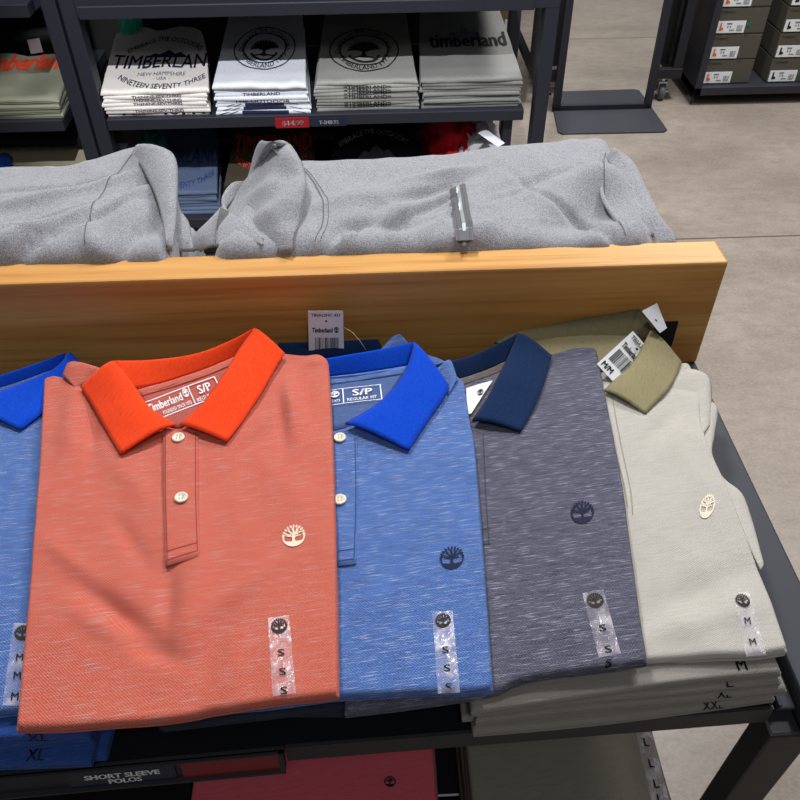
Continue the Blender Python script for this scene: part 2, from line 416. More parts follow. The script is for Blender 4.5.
def concrete():
    m, nt, b = nodes('polished_concrete'); tc = nt.nodes.new('ShaderNodeTexCoord').outputs['Object']
    a = noise_node(nt, tc, (1.3, 2.2, 2), .1, detail=6, rough=.65); f = noise_node(nt, tc, (16, 30, 20), 0, detail=5, rough=.7); fine = noise_node(nt, tc, (110, 150, 100), 0, detail=2)
    c = mixc(nt, ramp(nt, a, .35, .65), lin((136, 126, 117)), lin((170, 158, 148)))
    c = mixc(nt, mul(nt, ramp(nt, f, .4, .7), .55), c, lin((116, 106, 97)))
    c = mixc(nt, mul(nt, ramp(nt, fine, .4, .75), .3), c, lin((190, 178, 168)))
    s = noise_node(nt, tc, (3, 4, 3), .5, detail=6, rough=.8)
    c = mixc(nt, mul(nt, ramp(nt, s, .62, .72), .35), c, lin((104, 92, 76)))
    nt.links.new(c, b.inputs['Base Color']); r = ramp(nt, f, .2, .9)
    mr = nt.nodes.new('ShaderNodeMapRange'); mr.inputs['To Min'].default_value = .22; mr.inputs['To Max'].default_value = .5
    nt.links.new(r, mr.inputs['Value']); nt.links.new(mr.outputs['Result'], b.inputs['Roughness']); b.inputs['Specular IOR Level'].default_value = .45; return m
M_floor = concrete()
M_joint = plain('joint_filler', (84, 80, 72), .8)
M_wall = plain('grey_paint', (120, 118, 114), .8)
m, nt, b = nodes('mirror_glass'); b.inputs['Metallic'].default_value = 1; b.inputs['Roughness'].default_value = .03; b.inputs['Base Color'].default_value = (.8, .82, .82, 1); M_mirror = m

# ------------------------------------------------------------------ setting
def structure(o): o['kind'] = 'structure'; return o
structure(mk('floor', *b2(-4, 5, -4, 5.6, -.05, 0, 0), M_floor, smooth=False, loc=(0, 0, 0)))
structure(mk('wall_back', *b2(-4, 5, 5.6, 5.7, 0, 3.2, 0), M_wall, smooth=False))
structure(mk('trim_1', *b2(-4, 5, 2.262, 2.268, 0, .0006, 0), M_joint, smooth=False))

# ------------------------------------------------------------------ display table
XR = .396
tab = empty('display_table', (0, .7, 0), 'charcoal steel display table with black tray top under the folded polos', 'table')
mk('table_rail', *b2(.352, XR, .275, 1.02, .77, .80, .003), M_rim, tab, False)
mk('table_rail', *b2(-1.05, .352, .98, 1.02, .765, .795, .003), M_rim, tab, False)
mk('table_rail', *b2(-1.09, -1.05, .275, 1.02, .77, .80, .003), M_rim, tab, False)
for x0, x1, y0, y1 in ((.325, .366, .285, .312), (-1.09, -1.04, .292, .34), (.335, XR, .96, 1.015), (-1.09, -1.04, .96, 1.015)):
    mk('leg', *b2(x0, x1, y0, y1, 0, .769, .003), M_leg, tab, False)
# tray: sheet top with a folded front lip and the raised left half
pR, pL = at(769, 706, z=T), at(285, 746, z=T)
tp = [(-1.04, .242), (-.088, .281), (-.085, .284), (pR.x, pR.y), (pR.x+.004, .978), (-1.04, .978)]
mk('tray', *prism(tp, T-.006, T-.001), M_tray, tab, False)
mk('tray_lip', *join(prism([(-.085, .281), (pR.x, pR.y-.003), (pR.x, pR.y), (-.085, .284)], T-.024, T+.0005), prism([(pR.x, pR.y-.003), (pR.x+.003, pR.y-.003), (pR.x+.004, .97), (pR.x, .97)], T-.024, T+.0005)), M_leg, tab, False)
mk('shelf_bracket', *join(b2(.333, .350, .302, .42, .778, .784, .002), b2(.333, .336, .302, .42, .778, .790, .001)), M_rim, tab, False)
# lower shelf
mk('lower_shelf', *b2(-1.04, .30, .34, .98, .50, .52, .003), M_tray, tab, False)
# wooden board
bd = bx(Vector(((XR-1.05)/2, .7575, (T+.948)/2)), (XR+1.05, .045, .148), 0, .003)
board = mk('divider_board', *bd, M_wood, None, False)
setp(board, 'honey-coloured wooden divider board standing on edge across the display table', 'board')
br = empty('board_bracket', at(672, 340, y=.73), 'small black metal bracket on the divider board beside the olive collar', 'bracket')
p = [at(x, y, y=.7345) for x, y in ((655, 322), (678, 321), (671, 345), (650, 345))]
mk('plate', [q+Vector((0, -.0025, 0)) for q in p]+[q+Vector((0, .0, 0)) for q in p], [[0, 1, 2, 3], [7, 6, 5, 4], [0, 4, 5, 1], [1, 5, 6, 2], [2, 6, 7, 3], [3, 7, 4, 0]], M_ink, br, False)
# sign holder
sh = empty('sign_holder', (-.3, .268, T-.02), 'long black shelf-edge sign holder under the coral polo reading SHORT SLEEVE POLOS', 'sign')
SA, SB = Vector((-.62, .2565, 0)), Vector((-.086, .2805, 0))
def along(t, dy=0, z=0): q = SA.lerp(SB, t); return Vector((q.x, q.y+dy+(z-T)*.2, z))
def slab(t0, t1, dy0, dy1, z0, z1):
    c = [along(t, d, z) for z in (z0, z1) for t, d in ((t0, dy0), (t1, dy0), (t1, dy1), (t0, dy1))]
    return c, [[3, 2, 1, 0], [4, 5, 6, 7], [0, 1, 5, 4], [1, 2, 6, 5], [2, 3, 7, 6], [3, 0, 4, 7]]
mk('holder_channel', *join(slab(0, 1, -.001, .003, T-.024, T-.0005), slab(0, 1, -.005, 0, T-.024, T-.022), slab(0, 1, -.003, 0, T-.002, T-.0005), slab(.992, 1, -.005, 0, T-.024, T-.0005)), M_leg, sh, False)
M_sign_navy = plain('navy_sign', (22, 34, 54), .35); M_sign_red = plain('dark_red_sign', (120, 18, 26), .3)
def tof(px, py): q = at(px, py, y=.266); return (q.x-SA.x)/(SB.x-SA.x)
t0, t1, t2, t3 = tof(62, 777), tof(170, 770), tof(177, 770), tof(279, 763)
n1 = mk('sign_card', *slab(t0, t1, -.0025, -.0012, T-.0215, T-.003), M_sign_navy, sh, False); n1['label'] = 'navy sign card with white lettering'
n2 = mk('sign_card', *slab(t2, t3, -.0025, -.0012, T-.0215, T-.003), M_sign_red, sh, False); n2['label'] = 'dark red sign card'
U = (along(t1)-along(t0)); O = along(t0, -.0027, T-.0215)
decal('sign_text', j2(place2(text2d('SHORT SLEEVE', .045), .16, .52, .86, .84), place2(text2d('POLOS', .045), .37, .14, .68, .46)), O, U, along(t0, -.0027, T-.003)-along(t0, -.0027, T-.0215), M_white, n1)

# ------------------------------------------------------------------ polos
def xy(pts, z): return [tuple(at(p[0], p[1], z=z)[:2]) for p in pts]
class Polo: pass
def polo(name, label, mats, zL, zR, th, top, right, bot, left, bumps=(), cat='polo shirt', group=None, amp=.0016, nu=58, nv=74, seed=1, lay=2):
    """top left->right, right/left top->bottom, bot left->right; all outline points seen in the photograph, set down at the cloth height"""
    xs = [p[0] for p in bot]; x0, x1 = xs[0], xs[-1]
    zpx = lambda px: zL+(zR-zL)*min(max((px-x0)/(x1-x0), 0), 1)
    c = lambda pts: [tuple(at(p[0], p[1], z=zpx(p[0]))[:2]) for p in pts]
    tw, rw, bw, lw = c(top), c(right), c(bot), c(left)
    bl, brr = Vector(bw[0]), Vector(bw[-1])
    cen = (Vector(tw[0])+Vector(tw[-1])+bl+brr)/4
    P = Polo(); P.root = empty(name, (cen.x, cen.y, min(zL, zR)-th), label, cat, group); P.zpx = zpx
    bs = []
    for (px, py, rx, ry, ang, a) in bumps:
        q = at(px, py, z=zpx(px)); bs.append((q.x, q.y, rx, ry*.8, math.radians(ang), a*1.35))
    def zf(x, y, u, v):
        z = zL+(zR-zL)*u
        for bx_, by_, rx, ry, an, a in bs:
            dx, dy = x-bx_, y-by_; p = dx*math.cos(an)+dy*math.sin(an); q = -dx*math.sin(an)+dy*math.cos(an)
            k = (p/rx)**2+(q/ry)**2
            if k < 9: z += a*math.exp(-k)
        return z
    P.body = fixn(mk('body', *pad(tw, bw, lw, rw, zf, th, r=.0045, nu=nu, nv=nv, amp=amp, seed=seed, lay=lay), mats['body'], P.root))
    P.bvh = bvh_of(P.body); P.mats = mats
    return P
def surf(P, px, py, off=0):
    """point on the polo's cloth seen at this pixel"""
    d = ((px-400)*CR+(py-400)*CD+FPX*CF).normalized(); h = P.bvh.ray_cast(CAM, d)
    q = h[0] if h[0] is not None else at(px, py, z=P.zpx(px))
    if off:
        z = q.z+off; q = at(px, py, z=z)
    return q
def cl(P, pts, off):
    o = off if isinstance(off, (list, tuple)) else [off]*len(pts)
    return [at(p[0], p[1], z=P.zpx(p[0])+k) for p, k in zip(pts, o)]
def collar_piece(P, name, A, B, oa, ob, mat=None, arch=.002, th=.0026, n=22, m=9, wav=.0012, seed=3, smooth=True, parent=None):
    return fixn(mk(name, *loft(cl(P, A, oa), cl(P, B, ob), n, m, arch, th, wav, seed, smooth), mat or P.mats['collar'], parent or P.root))
def lay_on(P, name, art, bl, br, tl, mat, off=.0006, parent=None, step=.1):
    z = P.zpx(bl[0]); return decal(name, sub2(art, step), *pxframe(bl, br, tl, z), mat, parent or P.root, P.bvh, off)
def line_on(P, name, pts, w, mat, off=.0005, parent=None, dash=0):
    z = P.zpx(pts[0][0]); bvh = P.bvh2 if hasattr(P, 'bvh2') else P.bvh; q = resample([at(x, y, z=z) for x, y in pts], [i/30 for i in range(31)])
    art = stroke([(a.x, a.y) for a in q], w)
    if dash: art = (art[0], [f for i, f in enumerate(art[1]) if i % 2])
    return decal(name, art, (0, 0, z), (1, 0, 0), (0, 1, 0), mat, parent or P.root, bvh, off)
def button(P, px, py, hide=False, tilt=0):
    c = surf(P, px, py)+Vector((0, 0, .0032)); r = .0064; n = 24
    vs, fs = [], []
    prof = [(0, .0011), (r*.55, .0010), (r*.66, .0016), (r*.82, .0019), (r*.96, .0013), (r, .0004), (r*.9, -.0006)]
    for k, (rr, z) in enumerate(prof):
        for i in range(n):
            t = 2*math.pi*i/n; vs.append(c+Vector((rr*math.cos(t), rr*math.sin(t), z)))
    for k in range(len(prof)-1):
        for i in range(n): fs.append([k*n+i, (k+1)*n+i, (k+1)*n+(i+1) % n, k*n+(i+1) % n])
    b = mk('button', vs, fs, M_button, P.root)
    holes = j2(*[disc(sx*.0014, sy*.0014, .0006, .0006, 8) for sx in (-1, 1) for sy in (-1, 1)])
    decal('thread_hole', holes, c+Vector((0, 0, .0013)), (1, 0, 0), (0, 1, 0), M_ink, b, None, 0)
    return b
def logo(P, px, py, w, mat, h=None, heavy=1.1, skew=0):
    h = h or w*.92
    return lay_on(P, 'chest_logo', j2(*tree2d(heavy)), (px-w/2+skew, py+h/2), (px+w/2+skew, py+h/2-1), (px-w/2-skew, py-h/2), mat, .0009, step=.25)
M_badge = plain('pewter_print', (52, 46, 40), .7, spec=.2)
def sticker(P, tl, tr, br_, bl, letters, size):
    z = P.zpx(tl[0]); a, b, c, d = (at(*q, z=z) for q in (tl, tr, br_, bl))
    U = (c-d); V = (a-d)
    s = decal('size_sticker', sub2(rect2(0, 0, 1, 1), .125), d, U, V, M_clear, P.root, P.bvh, .0007); s['label'] = 'clear plastic size strip'
    asp = U.length/V.length
    ht = .78*asp
    t = tree2d(1.6); dk = disc(.5, .3, .47, .3, 20)
    decal('sticker_logo', sub2(place2(j2(*t, stroke(arcpts(.5, .5, .4, 200, 340, 12), .16)), .12, .97-ht, .88, .97), .2), d, U, V, M_badge, s, P.bvh, .0012)
    for (v, L) in letters:
        hh = .36*asp*.95
        decal('size_letter', place2(text2d(L, .012), .5-.16*len(L), v, .5+.16*len(L), v+hh), d, U, V, M_ink, s, P.bvh, .0013)
    return s

# ---- stacks below ---------------------------------------------------------
def rect_pad(x0, x1, y0, y1, z0, th, skew=0, lay=2, amp=.0, seed=0, nu=16, nv=18, r=None, slope=0, sag=0, wob=.002, rx=0, tilt=0, neck=0):
    rr = r or th*.42
    rg = random.Random(seed); w = lambda: rg.uniform(-wob, wob)
    top = [(x0+skew, y1+w()), ((x0+x1)/2+skew, y1+w()), (x1+skew, y1+w())]
    bot = [(x0+w(), y0+w()), (x0*.67+x1*.33, y0+w()+tilt*.33), (x0*.33+x1*.67, y0+w()+tilt*.67), (x1+w(), y0+w()+tilt)]
    if neck:
        W_ = x1-x0; top = [(x0+skew+W_*.07, y1-neck*.8), (x0+skew+W_*.16, y1-neck*.1), (x0+skew+W_*.32, y1), (x0+skew+W_*.5, y1-neck*.35), (x0+skew+W_*.68, y1), (x1+skew-W_*.16, y1-neck*.15), (x1+skew-W_*.05, y1-neck)]
    left = [top[0], ((top[0][0]+bot[0][0])/2+w(), (y0+y1)/2), bot[0]]
    right = [top[-1], ((top[-1][0]+bot[-1][0])/2+w(), (y0+y1)/2), bot[-1]]
    zf = lambda x, y, u, v: z0+th+slope*(1-v)*(y1-y0)+sag*math.sin(math.pi*u)*v+rx*(u-.5)
    return pad(top, bot, left, right, zf, th, r=rr, nu=nu, nv=nv, lay=lay, amp=amp, seed=seed, rdrop=rr)
def front_decal(o, name, art, px, py, w, h, mat, parent=None, off=.0012):
    """artwork on a front edge of folded cloth, centred at the spot seen at this pixel"""
    bv = bvh_of(o); d = ((px-400)*CR+(py-400)*CD+FPX*CF).normalized(); hit = bv.ray_cast(CAM, d)
    if hit[0] is None: print('MISS', name, o.name, px, py); return None
    O = hit[0]+Vector((-w/2, 0, -h/2))
    return decal(name, art, O, (w, 0, 0), (0, h*.62, h*.9), mat, parent or o, bv, .0014)
ordn = ['lowest', 'second lowest', 'third lowest', 'fourth lowest', 'fifth lowest', 'sixth lowest', 'seventh lowest', 'eighth lowest', 'ninth lowest', 'tenth lowest']
def under_stack(n, x0, x1, y0, y1, th, mat, desc, group, seed, dx=.006, dy=.006, rx=0, tilt=0):
    out = []
    rg = random.Random(seed)
    for k in range(n):
        a, b_, c, d = (rg.uniform(-1, 1) for _ in range(4))
        o = mk('folded_polo', *rect_pad(x0+dx*a, x1+dx*b_, y0+dy*c, y1+dy*d, T+k*th, th*.97, lay=2, seed=seed*10+k, r=.003, amp=.0, nu=14, nv=14, rx=0, tilt=tilt, wob=.0035), mat)
        fixn(o); setp(o, '%s, %s of the stack' % (desc, ordn[k]), 'polo shirt', group); out.append(o)
    return out
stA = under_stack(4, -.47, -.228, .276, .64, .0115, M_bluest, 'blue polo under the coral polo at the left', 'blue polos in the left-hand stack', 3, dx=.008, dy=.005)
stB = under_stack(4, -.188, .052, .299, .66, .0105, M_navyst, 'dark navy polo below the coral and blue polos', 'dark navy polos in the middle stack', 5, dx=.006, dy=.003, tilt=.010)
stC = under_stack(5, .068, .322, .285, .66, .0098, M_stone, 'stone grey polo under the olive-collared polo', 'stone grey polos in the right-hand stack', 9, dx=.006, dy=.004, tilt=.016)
# ---- blue polo, leftmost (size M)
D = T
bluemats = dict(body=M_blue, collar=M_c_blue)
pM = polo('polo_shirt', 'blue slub polo with cobalt collar at the far left, partly under the coral polo', bluemats, D+.0575, D+.0585, .0115,
          top=[(-215, 398), (-120, 392), (0, 384), (70, 372), (110, 372)], right=[(110, 372), (104, 560), (96, 704)],
          bot=[(-240, 742), (-100, 728), (0, 711), (96, 704)], left=[(-215, 398), (-230, 560), (-240, 742)], seed=11)
collar_piece(pM, 'collar_band', [(-60, 392), (17, 370), (67, 352)], [(-50, 402), (20, 382), (62, 366)], .014, .003, arch=.001)
collar_piece(pM, 'neck_tape', [(-50, 400), (20, 381), (62, 366)], [(-50, 407), (20, 388), (60, 372)], .0035, .002, M_blue_in, arch=.0)
collar_piece(pM, 'collar_flap', [(70, 352), (50, 371), (0, 391), (-40, 402)], [(81, 363), (64, 390), (42, 413), (20, 429)], [.016, .014, .011, .008], .005, arch=.002)
lay_on(pM, 'neck_print', j2(place2(text2d('M', .012), .6, .3, .85, .8), stroke([(0, .05), (1, .05), (1, .95), (0, .95)], .05)), (-20, 399), (30, 386), (-20, 386), M_white)
sticker(pM, (14, 624), (38, 626), (26, 706), (3, 706), ((.52, 'M'), (.30, 'M'), (.06, 'M')), 1)

# ---- blue S polo
pB = polo('polo_shirt', 'blue slub polo with cobalt collar and navy tree logo between the coral and charcoal polos', bluemats, D+.058, D+.076, .0115,
          top=[(196, 398), (300, 372), (380, 350), (420, 352), (445, 360), (455, 374), (464, 383)], right=[(464, 383), (470, 420), (475, 450), (484, 560), (489, 630), (493, 687)],
          bot=[(205, 710), (300, 700), (340, 695), (420, 691), (470, 690), (493, 687)], left=[(196, 398), (200, 560), (205, 710)],
          bumps=[(420, 470, .03, .01, 60, .002), (380, 600, .05, .014, 35, .0022), (345, 600, .012, .05, 0, -.002), (440, 380, .012, .012, 0, -.003)], seed=21)
collar_piece(pB, 'neck_panel', [(322, 374), (375, 371), (410, 364)], [(318, 432), (350, 425), (385, 398)], .0015, .0015, M_blue_in, arch=0, th=.001, wav=0)
collar_piece(pB, 'collar_band', [(300, 362), (365, 352), (414, 342)], [(300, 380), (375, 371), (409, 365)], .018, .003, arch=.001)
collar_piece(pB, 'neck_tape', [(300, 380), (375, 371), (409, 365)], [(300, 388), (375, 378), (405, 373)], .0035, .0025, M_blue, arch=.0005)
line_on(pB, 'seam', [(320, 382), (375, 378), (405, 372)], .0014, M_thread['blue'], .0035)
fl = collar_piece(pB, 'collar_flap', [(414, 342), (408, 364), (396, 384), (375, 405), (345, 423)], [(449, 384), (447, 393), (430, 418), (419, 434), (409, 449)], [.021, .018, .015, .012, .008], [.006, .005, .005, .005, .006], arch=.004)
collar_piece(pB, 'sleeve', [(378, 352), (397, 334), (408, 344)], [(385, 362), (402, 352), (415, 356)], [.004, .012, .006], .002, M_blue, arch=.004)
collar_piece(pB, 'sleeve', [(438, 368), (450, 360), (458, 380)], [(430, 385), (440, 378), (448, 395)], [.004, .008, .003], .001, M_blue, arch=.003)
plk = collar_piece(pB, 'placket', [(331, 432), (331, 500), (337, 566)], [(357, 436), (358, 500), (356, 564)], .0022, .0022, M_blue, arch=.0003, th=.0015, wav=.0003)
pB.bvh2 = bvh_of(pB.body, plk)
for pts in ([(355, 436), (356, 500), (354, 562)], [(338, 553), (354, 551)], [(338, 563), (354, 561)]): line_on(pB, 'seam', pts, .0008, M_thread['blue'], .0004)
for q in ((340, 440), (340, 502)): button(pB, *q)
nl = lay_on(pB, 'neck_print', j2(stroke([(0, 0), (1, 0)], .03), stroke([(0, 1), (1, 1)], .03), stroke([(.58, 0), (.58, 1)], .012), stroke([(.99, 0), (.99, 1)], .012), place2(text2d('Timberland', .03), .04, .5, .42, .82), place2(j2(*tree2d(1.5)), .44, .48, .54, .9), place2(text2d('FOUNDED SINCE 1973', .0), .1, .15, .54, .32), place2(text2d('S/P', .02), .68, .42, .9, .85), place2(text2d('REGULAR FIT', .02), .62, .1, .94, .3)), (290, 412), (383, 405), (290, 397), M_white, .0024, step=.1)
logo(pB, 452, 559, 25, M_navyink, 22)
sticker(pB, (432, 612), (454, 611), (460, 693), (438, 694), ((.46, 'S'), (.24, 'S'), (.02, 'S')), 1)

# ---- charcoal S polo
pD = polo('polo_shirt', 'charcoal slub polo with navy collar between the blue and stone polos', dict(body=M_dark, collar=M_c_navy), D+.053, D+.074, .0115,
          top=[(345, 395), (440, 376), (500, 362), (552, 354), (575, 348), (596, 349)], right=[(596, 349), (603, 385), (612, 428), (622, 480), (630, 540), (640, 610), (648, 660)],
          bot=[(345, 712), (420, 702), (494, 690), (516, 681), (545, 674), (602, 667), (648, 660)], left=[(345, 395), (345, 560), (345, 712)],
          bumps=[(560, 560, .05, .015, 30, .0018), (520, 640, .05, .02, 10, .0015)], seed=31)
collar_piece(pD, 'neck_panel', [(445, 382), (480, 373), (505, 364)], [(466, 425), (476, 420), (492, 398)], .0015, .0015, M_dark_in, arch=0, th=.001, wav=0)
collar_piece(pD, 'collar_band', [(430, 366), (472, 355), (500, 343), (518, 333)], [(436, 384), (465, 378), (488, 369), (506, 362)], .018, .003, arch=.001)
collar_piece(pD, 'neck_tape', [(436, 384), (465, 377), (488, 369), (506, 361)], [(440, 392), (465, 384), (488, 376), (504, 369)], .0035, .0025, M_dark_in, arch=.0005)
collar_piece(pD, 'collar_flap', [(518, 333), (507, 358), (497, 378), (489, 394), (472, 420)], [(552, 355), (548, 372), (541, 393), (532, 413), (521, 431)], [.021, .018, .016, .013, .009], [.008, .006, .005, .005, .006], arch=.004)
lb = lay_on(pD, 'neck_label', ([(0, 1), (1, 1.0), (.15, 0), (0, 0)], [[3, 2, 1, 0]]), (467, 418), (494, 411), (466, 392), M_card, .004)
lb['label'] = 'white woven neck label'
lay_on(pD, 'neck_print', place2(j2(*tree2d(1.7)), 0, 0, 1, 1), (477, 400), (483, 399), (477, 394), M_ink, .0047, parent=lb)
for pts in ([(483, 436), (486, 500), (489, 545)], [(478, 531), (490, 529)], [(479, 546), (491, 544)]): line_on(pD, 'seam', pts, .001, M_thread['dark'], .0006)
line_on(pD, 'seam', [(470, 430), (474, 500), (479, 545)], .0014, M_thread['dark'], .0006)
logo(pD, 582, 515, 24, M_navyink, 22, heavy=1.4)
sticker(pD, (582, 594), (604, 592), (620, 656), (598, 659), ((.36, 'S'), (.04, 'S')), 1)
lay_on(pD, 'size_letter', text2d('S', .03), (605, 667), (612, 666), (605, 661), M_ink, .0012)

# ---- stone M polo with the olive collar
pG = polo('polo_shirt', 'stone grey polo with olive collar on top of the right-hand stack', dict(body=M_light, collar=M_c_olive), D+.050, D+.064, .0125,
          top=[(470, 384), (560, 366), (620, 364), (660, 366), (684, 370), (697, 374)], right=[(697, 374), (699, 395), (702, 425), (710, 452), (726, 487), (738, 515), (750, 546), (764, 580), (776, 612), (789, 648)],
          bot=[(480, 694), (560, 675), (640, 664), (700, 660), (750, 659), (789, 655)], left=[(470, 384), (475, 540), (480, 694)],
          bumps=[(700, 590, .06, .016, 20, -.0035), (690, 625, .07, .012, 12, .002), (660, 430, .03, .012, 45, -.003), (690, 470, .012, .06, 0, .0015), (735, 610, .03, .012, 60, .002)], seed=41, amp=.0022)
collar_piece(pG, 'sleeve', [(686, 368), (700, 371), (710, 379), (712, 400), (711, 425)], [(668, 392), (680, 396), (690, 402), (694, 415), (698, 440)], [.006, .006, .003, -.002, -.004], [.001, .001, .001, .001, .001], M_light, arch=.003, n=26)
collar_piece(pG, 'sleeve', [(708, 398), (718, 409), (715, 435), (712, 455), (722, 478), (740, 491), (748, 506), (756, 532), (764, 565)], [(698, 405), (703, 415), (704, 435), (708, 452), (718, 476), (726, 490), (736, 514), (747, 540), (760, 570)], [-.003, -.006, -.008, -.008, -.008, -.006, -.006, -.006, -.005], -.002, M_light, arch=.003, n=40)
collar_piece(pG, 'sleeve', [(674, 374), (681, 364), (688, 364), (691, 370)], [(672, 392), (682, 390), (690, 384), (694, 378)], [.002, .005, .005, .003], .001, M_light, arch=.002)
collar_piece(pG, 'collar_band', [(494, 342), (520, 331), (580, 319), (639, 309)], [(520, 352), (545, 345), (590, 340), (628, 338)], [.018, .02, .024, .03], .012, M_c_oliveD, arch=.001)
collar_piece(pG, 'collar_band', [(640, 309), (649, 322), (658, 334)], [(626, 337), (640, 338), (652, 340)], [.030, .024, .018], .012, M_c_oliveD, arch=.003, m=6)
collar_piece(pG, 'collar_band', [(505, 350), (550, 337), (590, 334), (640, 336)], [(540, 372), (575, 368), (600, 372), (630, 366)], [.014, .015, .015, .013], .004, arch=.002)
collar_piece(pG, 'collar_flap', [(650, 330), (641, 349), (629, 367), (612, 382), (603, 391)], [(682, 362), (677, 376), (668, 391), (657, 402), (646, 413)], [.022, .017, .014, .011, .007], [.009, .006, .006, .006, .006], arch=.0045, n=26, m=12)
for x in (0, 7): line_on(pG, 'seam', [(604+x, 396), (612+x, 440), (622+x, 480+x), (627+x*.7, 510+x)], .001, M_thread['light'], .0006)
logo(pG, 706, 510, 15, M_cream, 22, heavy=1.6, skew=-2)
for pa, pb in (((565, 380), (607, 381)),): pass
s = sticker(pG, (729, 596), (748, 596), (766, 655), (746, 657), ((.48, 'M'), (.16, 'M')), 1)

# ---- coral S polo
pC = polo('polo_shirt', 'coral slub polo with bright orange collar and cream tree logo, front and centre-left', dict(body=M_coral, collar=M_c_coral), D+.0705, D+.083, .0115,
          top=[(43, 379), (52, 374), (90, 380), (180, 372), (250, 352), (300, 354), (318, 353), (328, 360)], right=[(328, 360), (332, 430), (335, 520), (337, 610), (338, 693)],
          bot=[(15, 727), (66, 726), (114, 722), (192, 714), (262, 702), (338, 693)], left=[(43, 379), (37, 480), (27, 600), (15, 727)],
          bumps=[(118, 612, .040, .011, -38, -.006), (150, 650, .03, .011, -22, -.004), (108, 632, .045, .012, -35, .003), (168, 590, .008, .04, 8, -.0035), (190, 600, .012, .05, -8, .004), (215, 640, .012, .05, -10, -.002),
                 (240, 590, .045, .012, 40, .0025), (170, 690, .03, .03, 0, -.002), (255, 440, .03, .012, 50, -.003), (292, 410, .009, .06, 5, .0045), (282, 420, .007, .05, 8, -.003), (72, 420, .012, .06, 10, .0035), (92, 430, .008, .05, 12, -.0035), (235, 470, .035, .012, 50, -.0025), (70, 560, .04, .01, -40, .002), (225, 680, .01, .04, -25, .0025), (130, 540, .04, .010, -55, -.0025), (130, 480, .05, .014, -50, .002),
                 (306, 400, .008, .04, 4, -.002), (315, 362, .012, .01, 0, .002)], seed=51, amp=.0018, nu=80, nv=100)
collar_piece(pC, 'neck_panel', [(134, 388), (175, 378), (210, 367), (242, 353)], [(158, 418), (172, 426), (186, 424), (204, 400)], .0012, .0016, M_coral_in, arch=0, th=.001, wav=0)
collar_piece(pC, 'sleeve', [(62, 376), (68, 363), (80, 362), (103, 369)], [(75, 388), (86, 384), (96, 382), (108, 384)], [.003, .010, .010, .008], .002, M_coral, arch=.003)
collar_piece(pC, 'collar_band', [(114, 361), (145, 360), (180, 357), (210, 349), (235, 338), (254, 328)], [(128, 390), (150, 386), (175, 379), (205, 369), (225, 361), (242, 353)], [.017, .016, .016, .017, .019, .021], .0035, arch=.001, n=30)
collar_piece(pC, 'neck_tape', [(136, 390), (175, 379), (210, 367), (240, 354)], [(140, 396), (175, 386), (210, 374), (237, 362)], .004, .0025, M_coral, arch=.0008)
line_on(pC, 'seam', [(141, 397), (175, 387), (210, 375), (236, 363)], .0012, M_thread['coral'], .003)
line_on(pC, 'seam', [(139, 391), (175, 380), (210, 368), (239, 355)], .001, M_thread['coral'], .0046)
collar_piece(pC, 'collar_flap', [(114, 361), (124, 372), (136, 388), (151, 408), (176, 424)], [(80, 387), (92, 405), (101, 421), (110, 437), (120, 453)], [.019, .017, .015, .012, .007], [.007, .005, .005, .005, .006], arch=.004, n=26, m=12)
collar_piece(pC, 'collar_flap', [(254, 328), (239, 349), (226, 370), (206, 399), (179, 424)], [(285, 353), (275, 370), (259, 397), (243, 420), (227, 441)], [.022, .019, .016, .012, .007], [.008, .006, .005, .005, .006], arch=.004, n=26, m=12)
plk = collar_piece(pC, 'placket', [(163, 428), (163, 490), (165, 566)], [(198, 434), (198, 490), (200, 557)], .0022, .0022, M_coral, arch=.0004, th=.0016, wav=.0004)
pC.bvh2 = bvh_of(pC.body, plk)
for pts in ([(166, 430), (166, 490), (168, 562)], [(196, 432), (196, 490), (198, 552)], [(168, 553), (198, 545)], [(168, 562), (198, 553)]): line_on(pC, 'seam', pts, .0008, M_thread['coral'], .0004)
for q in ((179, 440), (182, 500)): button(pC, *q)
lay_on(pC, 'neck_print', j2(stroke([(0, 0), (1, 0)], .04), stroke([(0, 1), (1, 1)], .04), stroke([(.62, 0), (.62, 1)], .012), stroke([(.995, 0), (.995, 1)], .012), place2(text2d('Timberland', .03), .03, .42, .5, .84), place2(j2(*tree2d(1.5)), .52, .5, .6, .95), place2(text2d('FOUNDED SINCE 1973', .0), .2, .1, .58, .28), place2(text2d('S/P', .02), .72, .4, .9, .84), place2(text2d('REGULAR', .02), .66, .06, .92, .26)), (150, 423), (224, 398), (143, 404), M_white, .0022)
logo(pC, 294, 537, 24, M_cream, 22)
sticker(pC, (268, 619), (290, 617), (296, 694), (273, 697), ((.47, 'S'), (.23, 'S'), (.0, 'S')), 1)

for L, px, py, w, h in (('XL', 38, 738, .016, .006), ('XL', 36, 755, .014, .005), ('XXL', 414, 705, .022, .006), ('M', 741, 665, .008, .005), ('L', 729, 682, .006, .007), ('XL', 724, 694, .012, .007), ('XXL', 713, 706, .018, .006)):
    d = ((px-400)*CR+(py-400)*CD+FPX*CF).normalized(); best = None
    for o in stA+stB+stC:
        hh = bvh_of(o).ray_cast(CAM, d)
        if hh[0] is not None and (best is None or hh[3] < best[0]): best = (hh[3], o)
    if best: front_decal(best[1], 'size_letter', text2d(L, .012), px, py, w, h, M_ink)
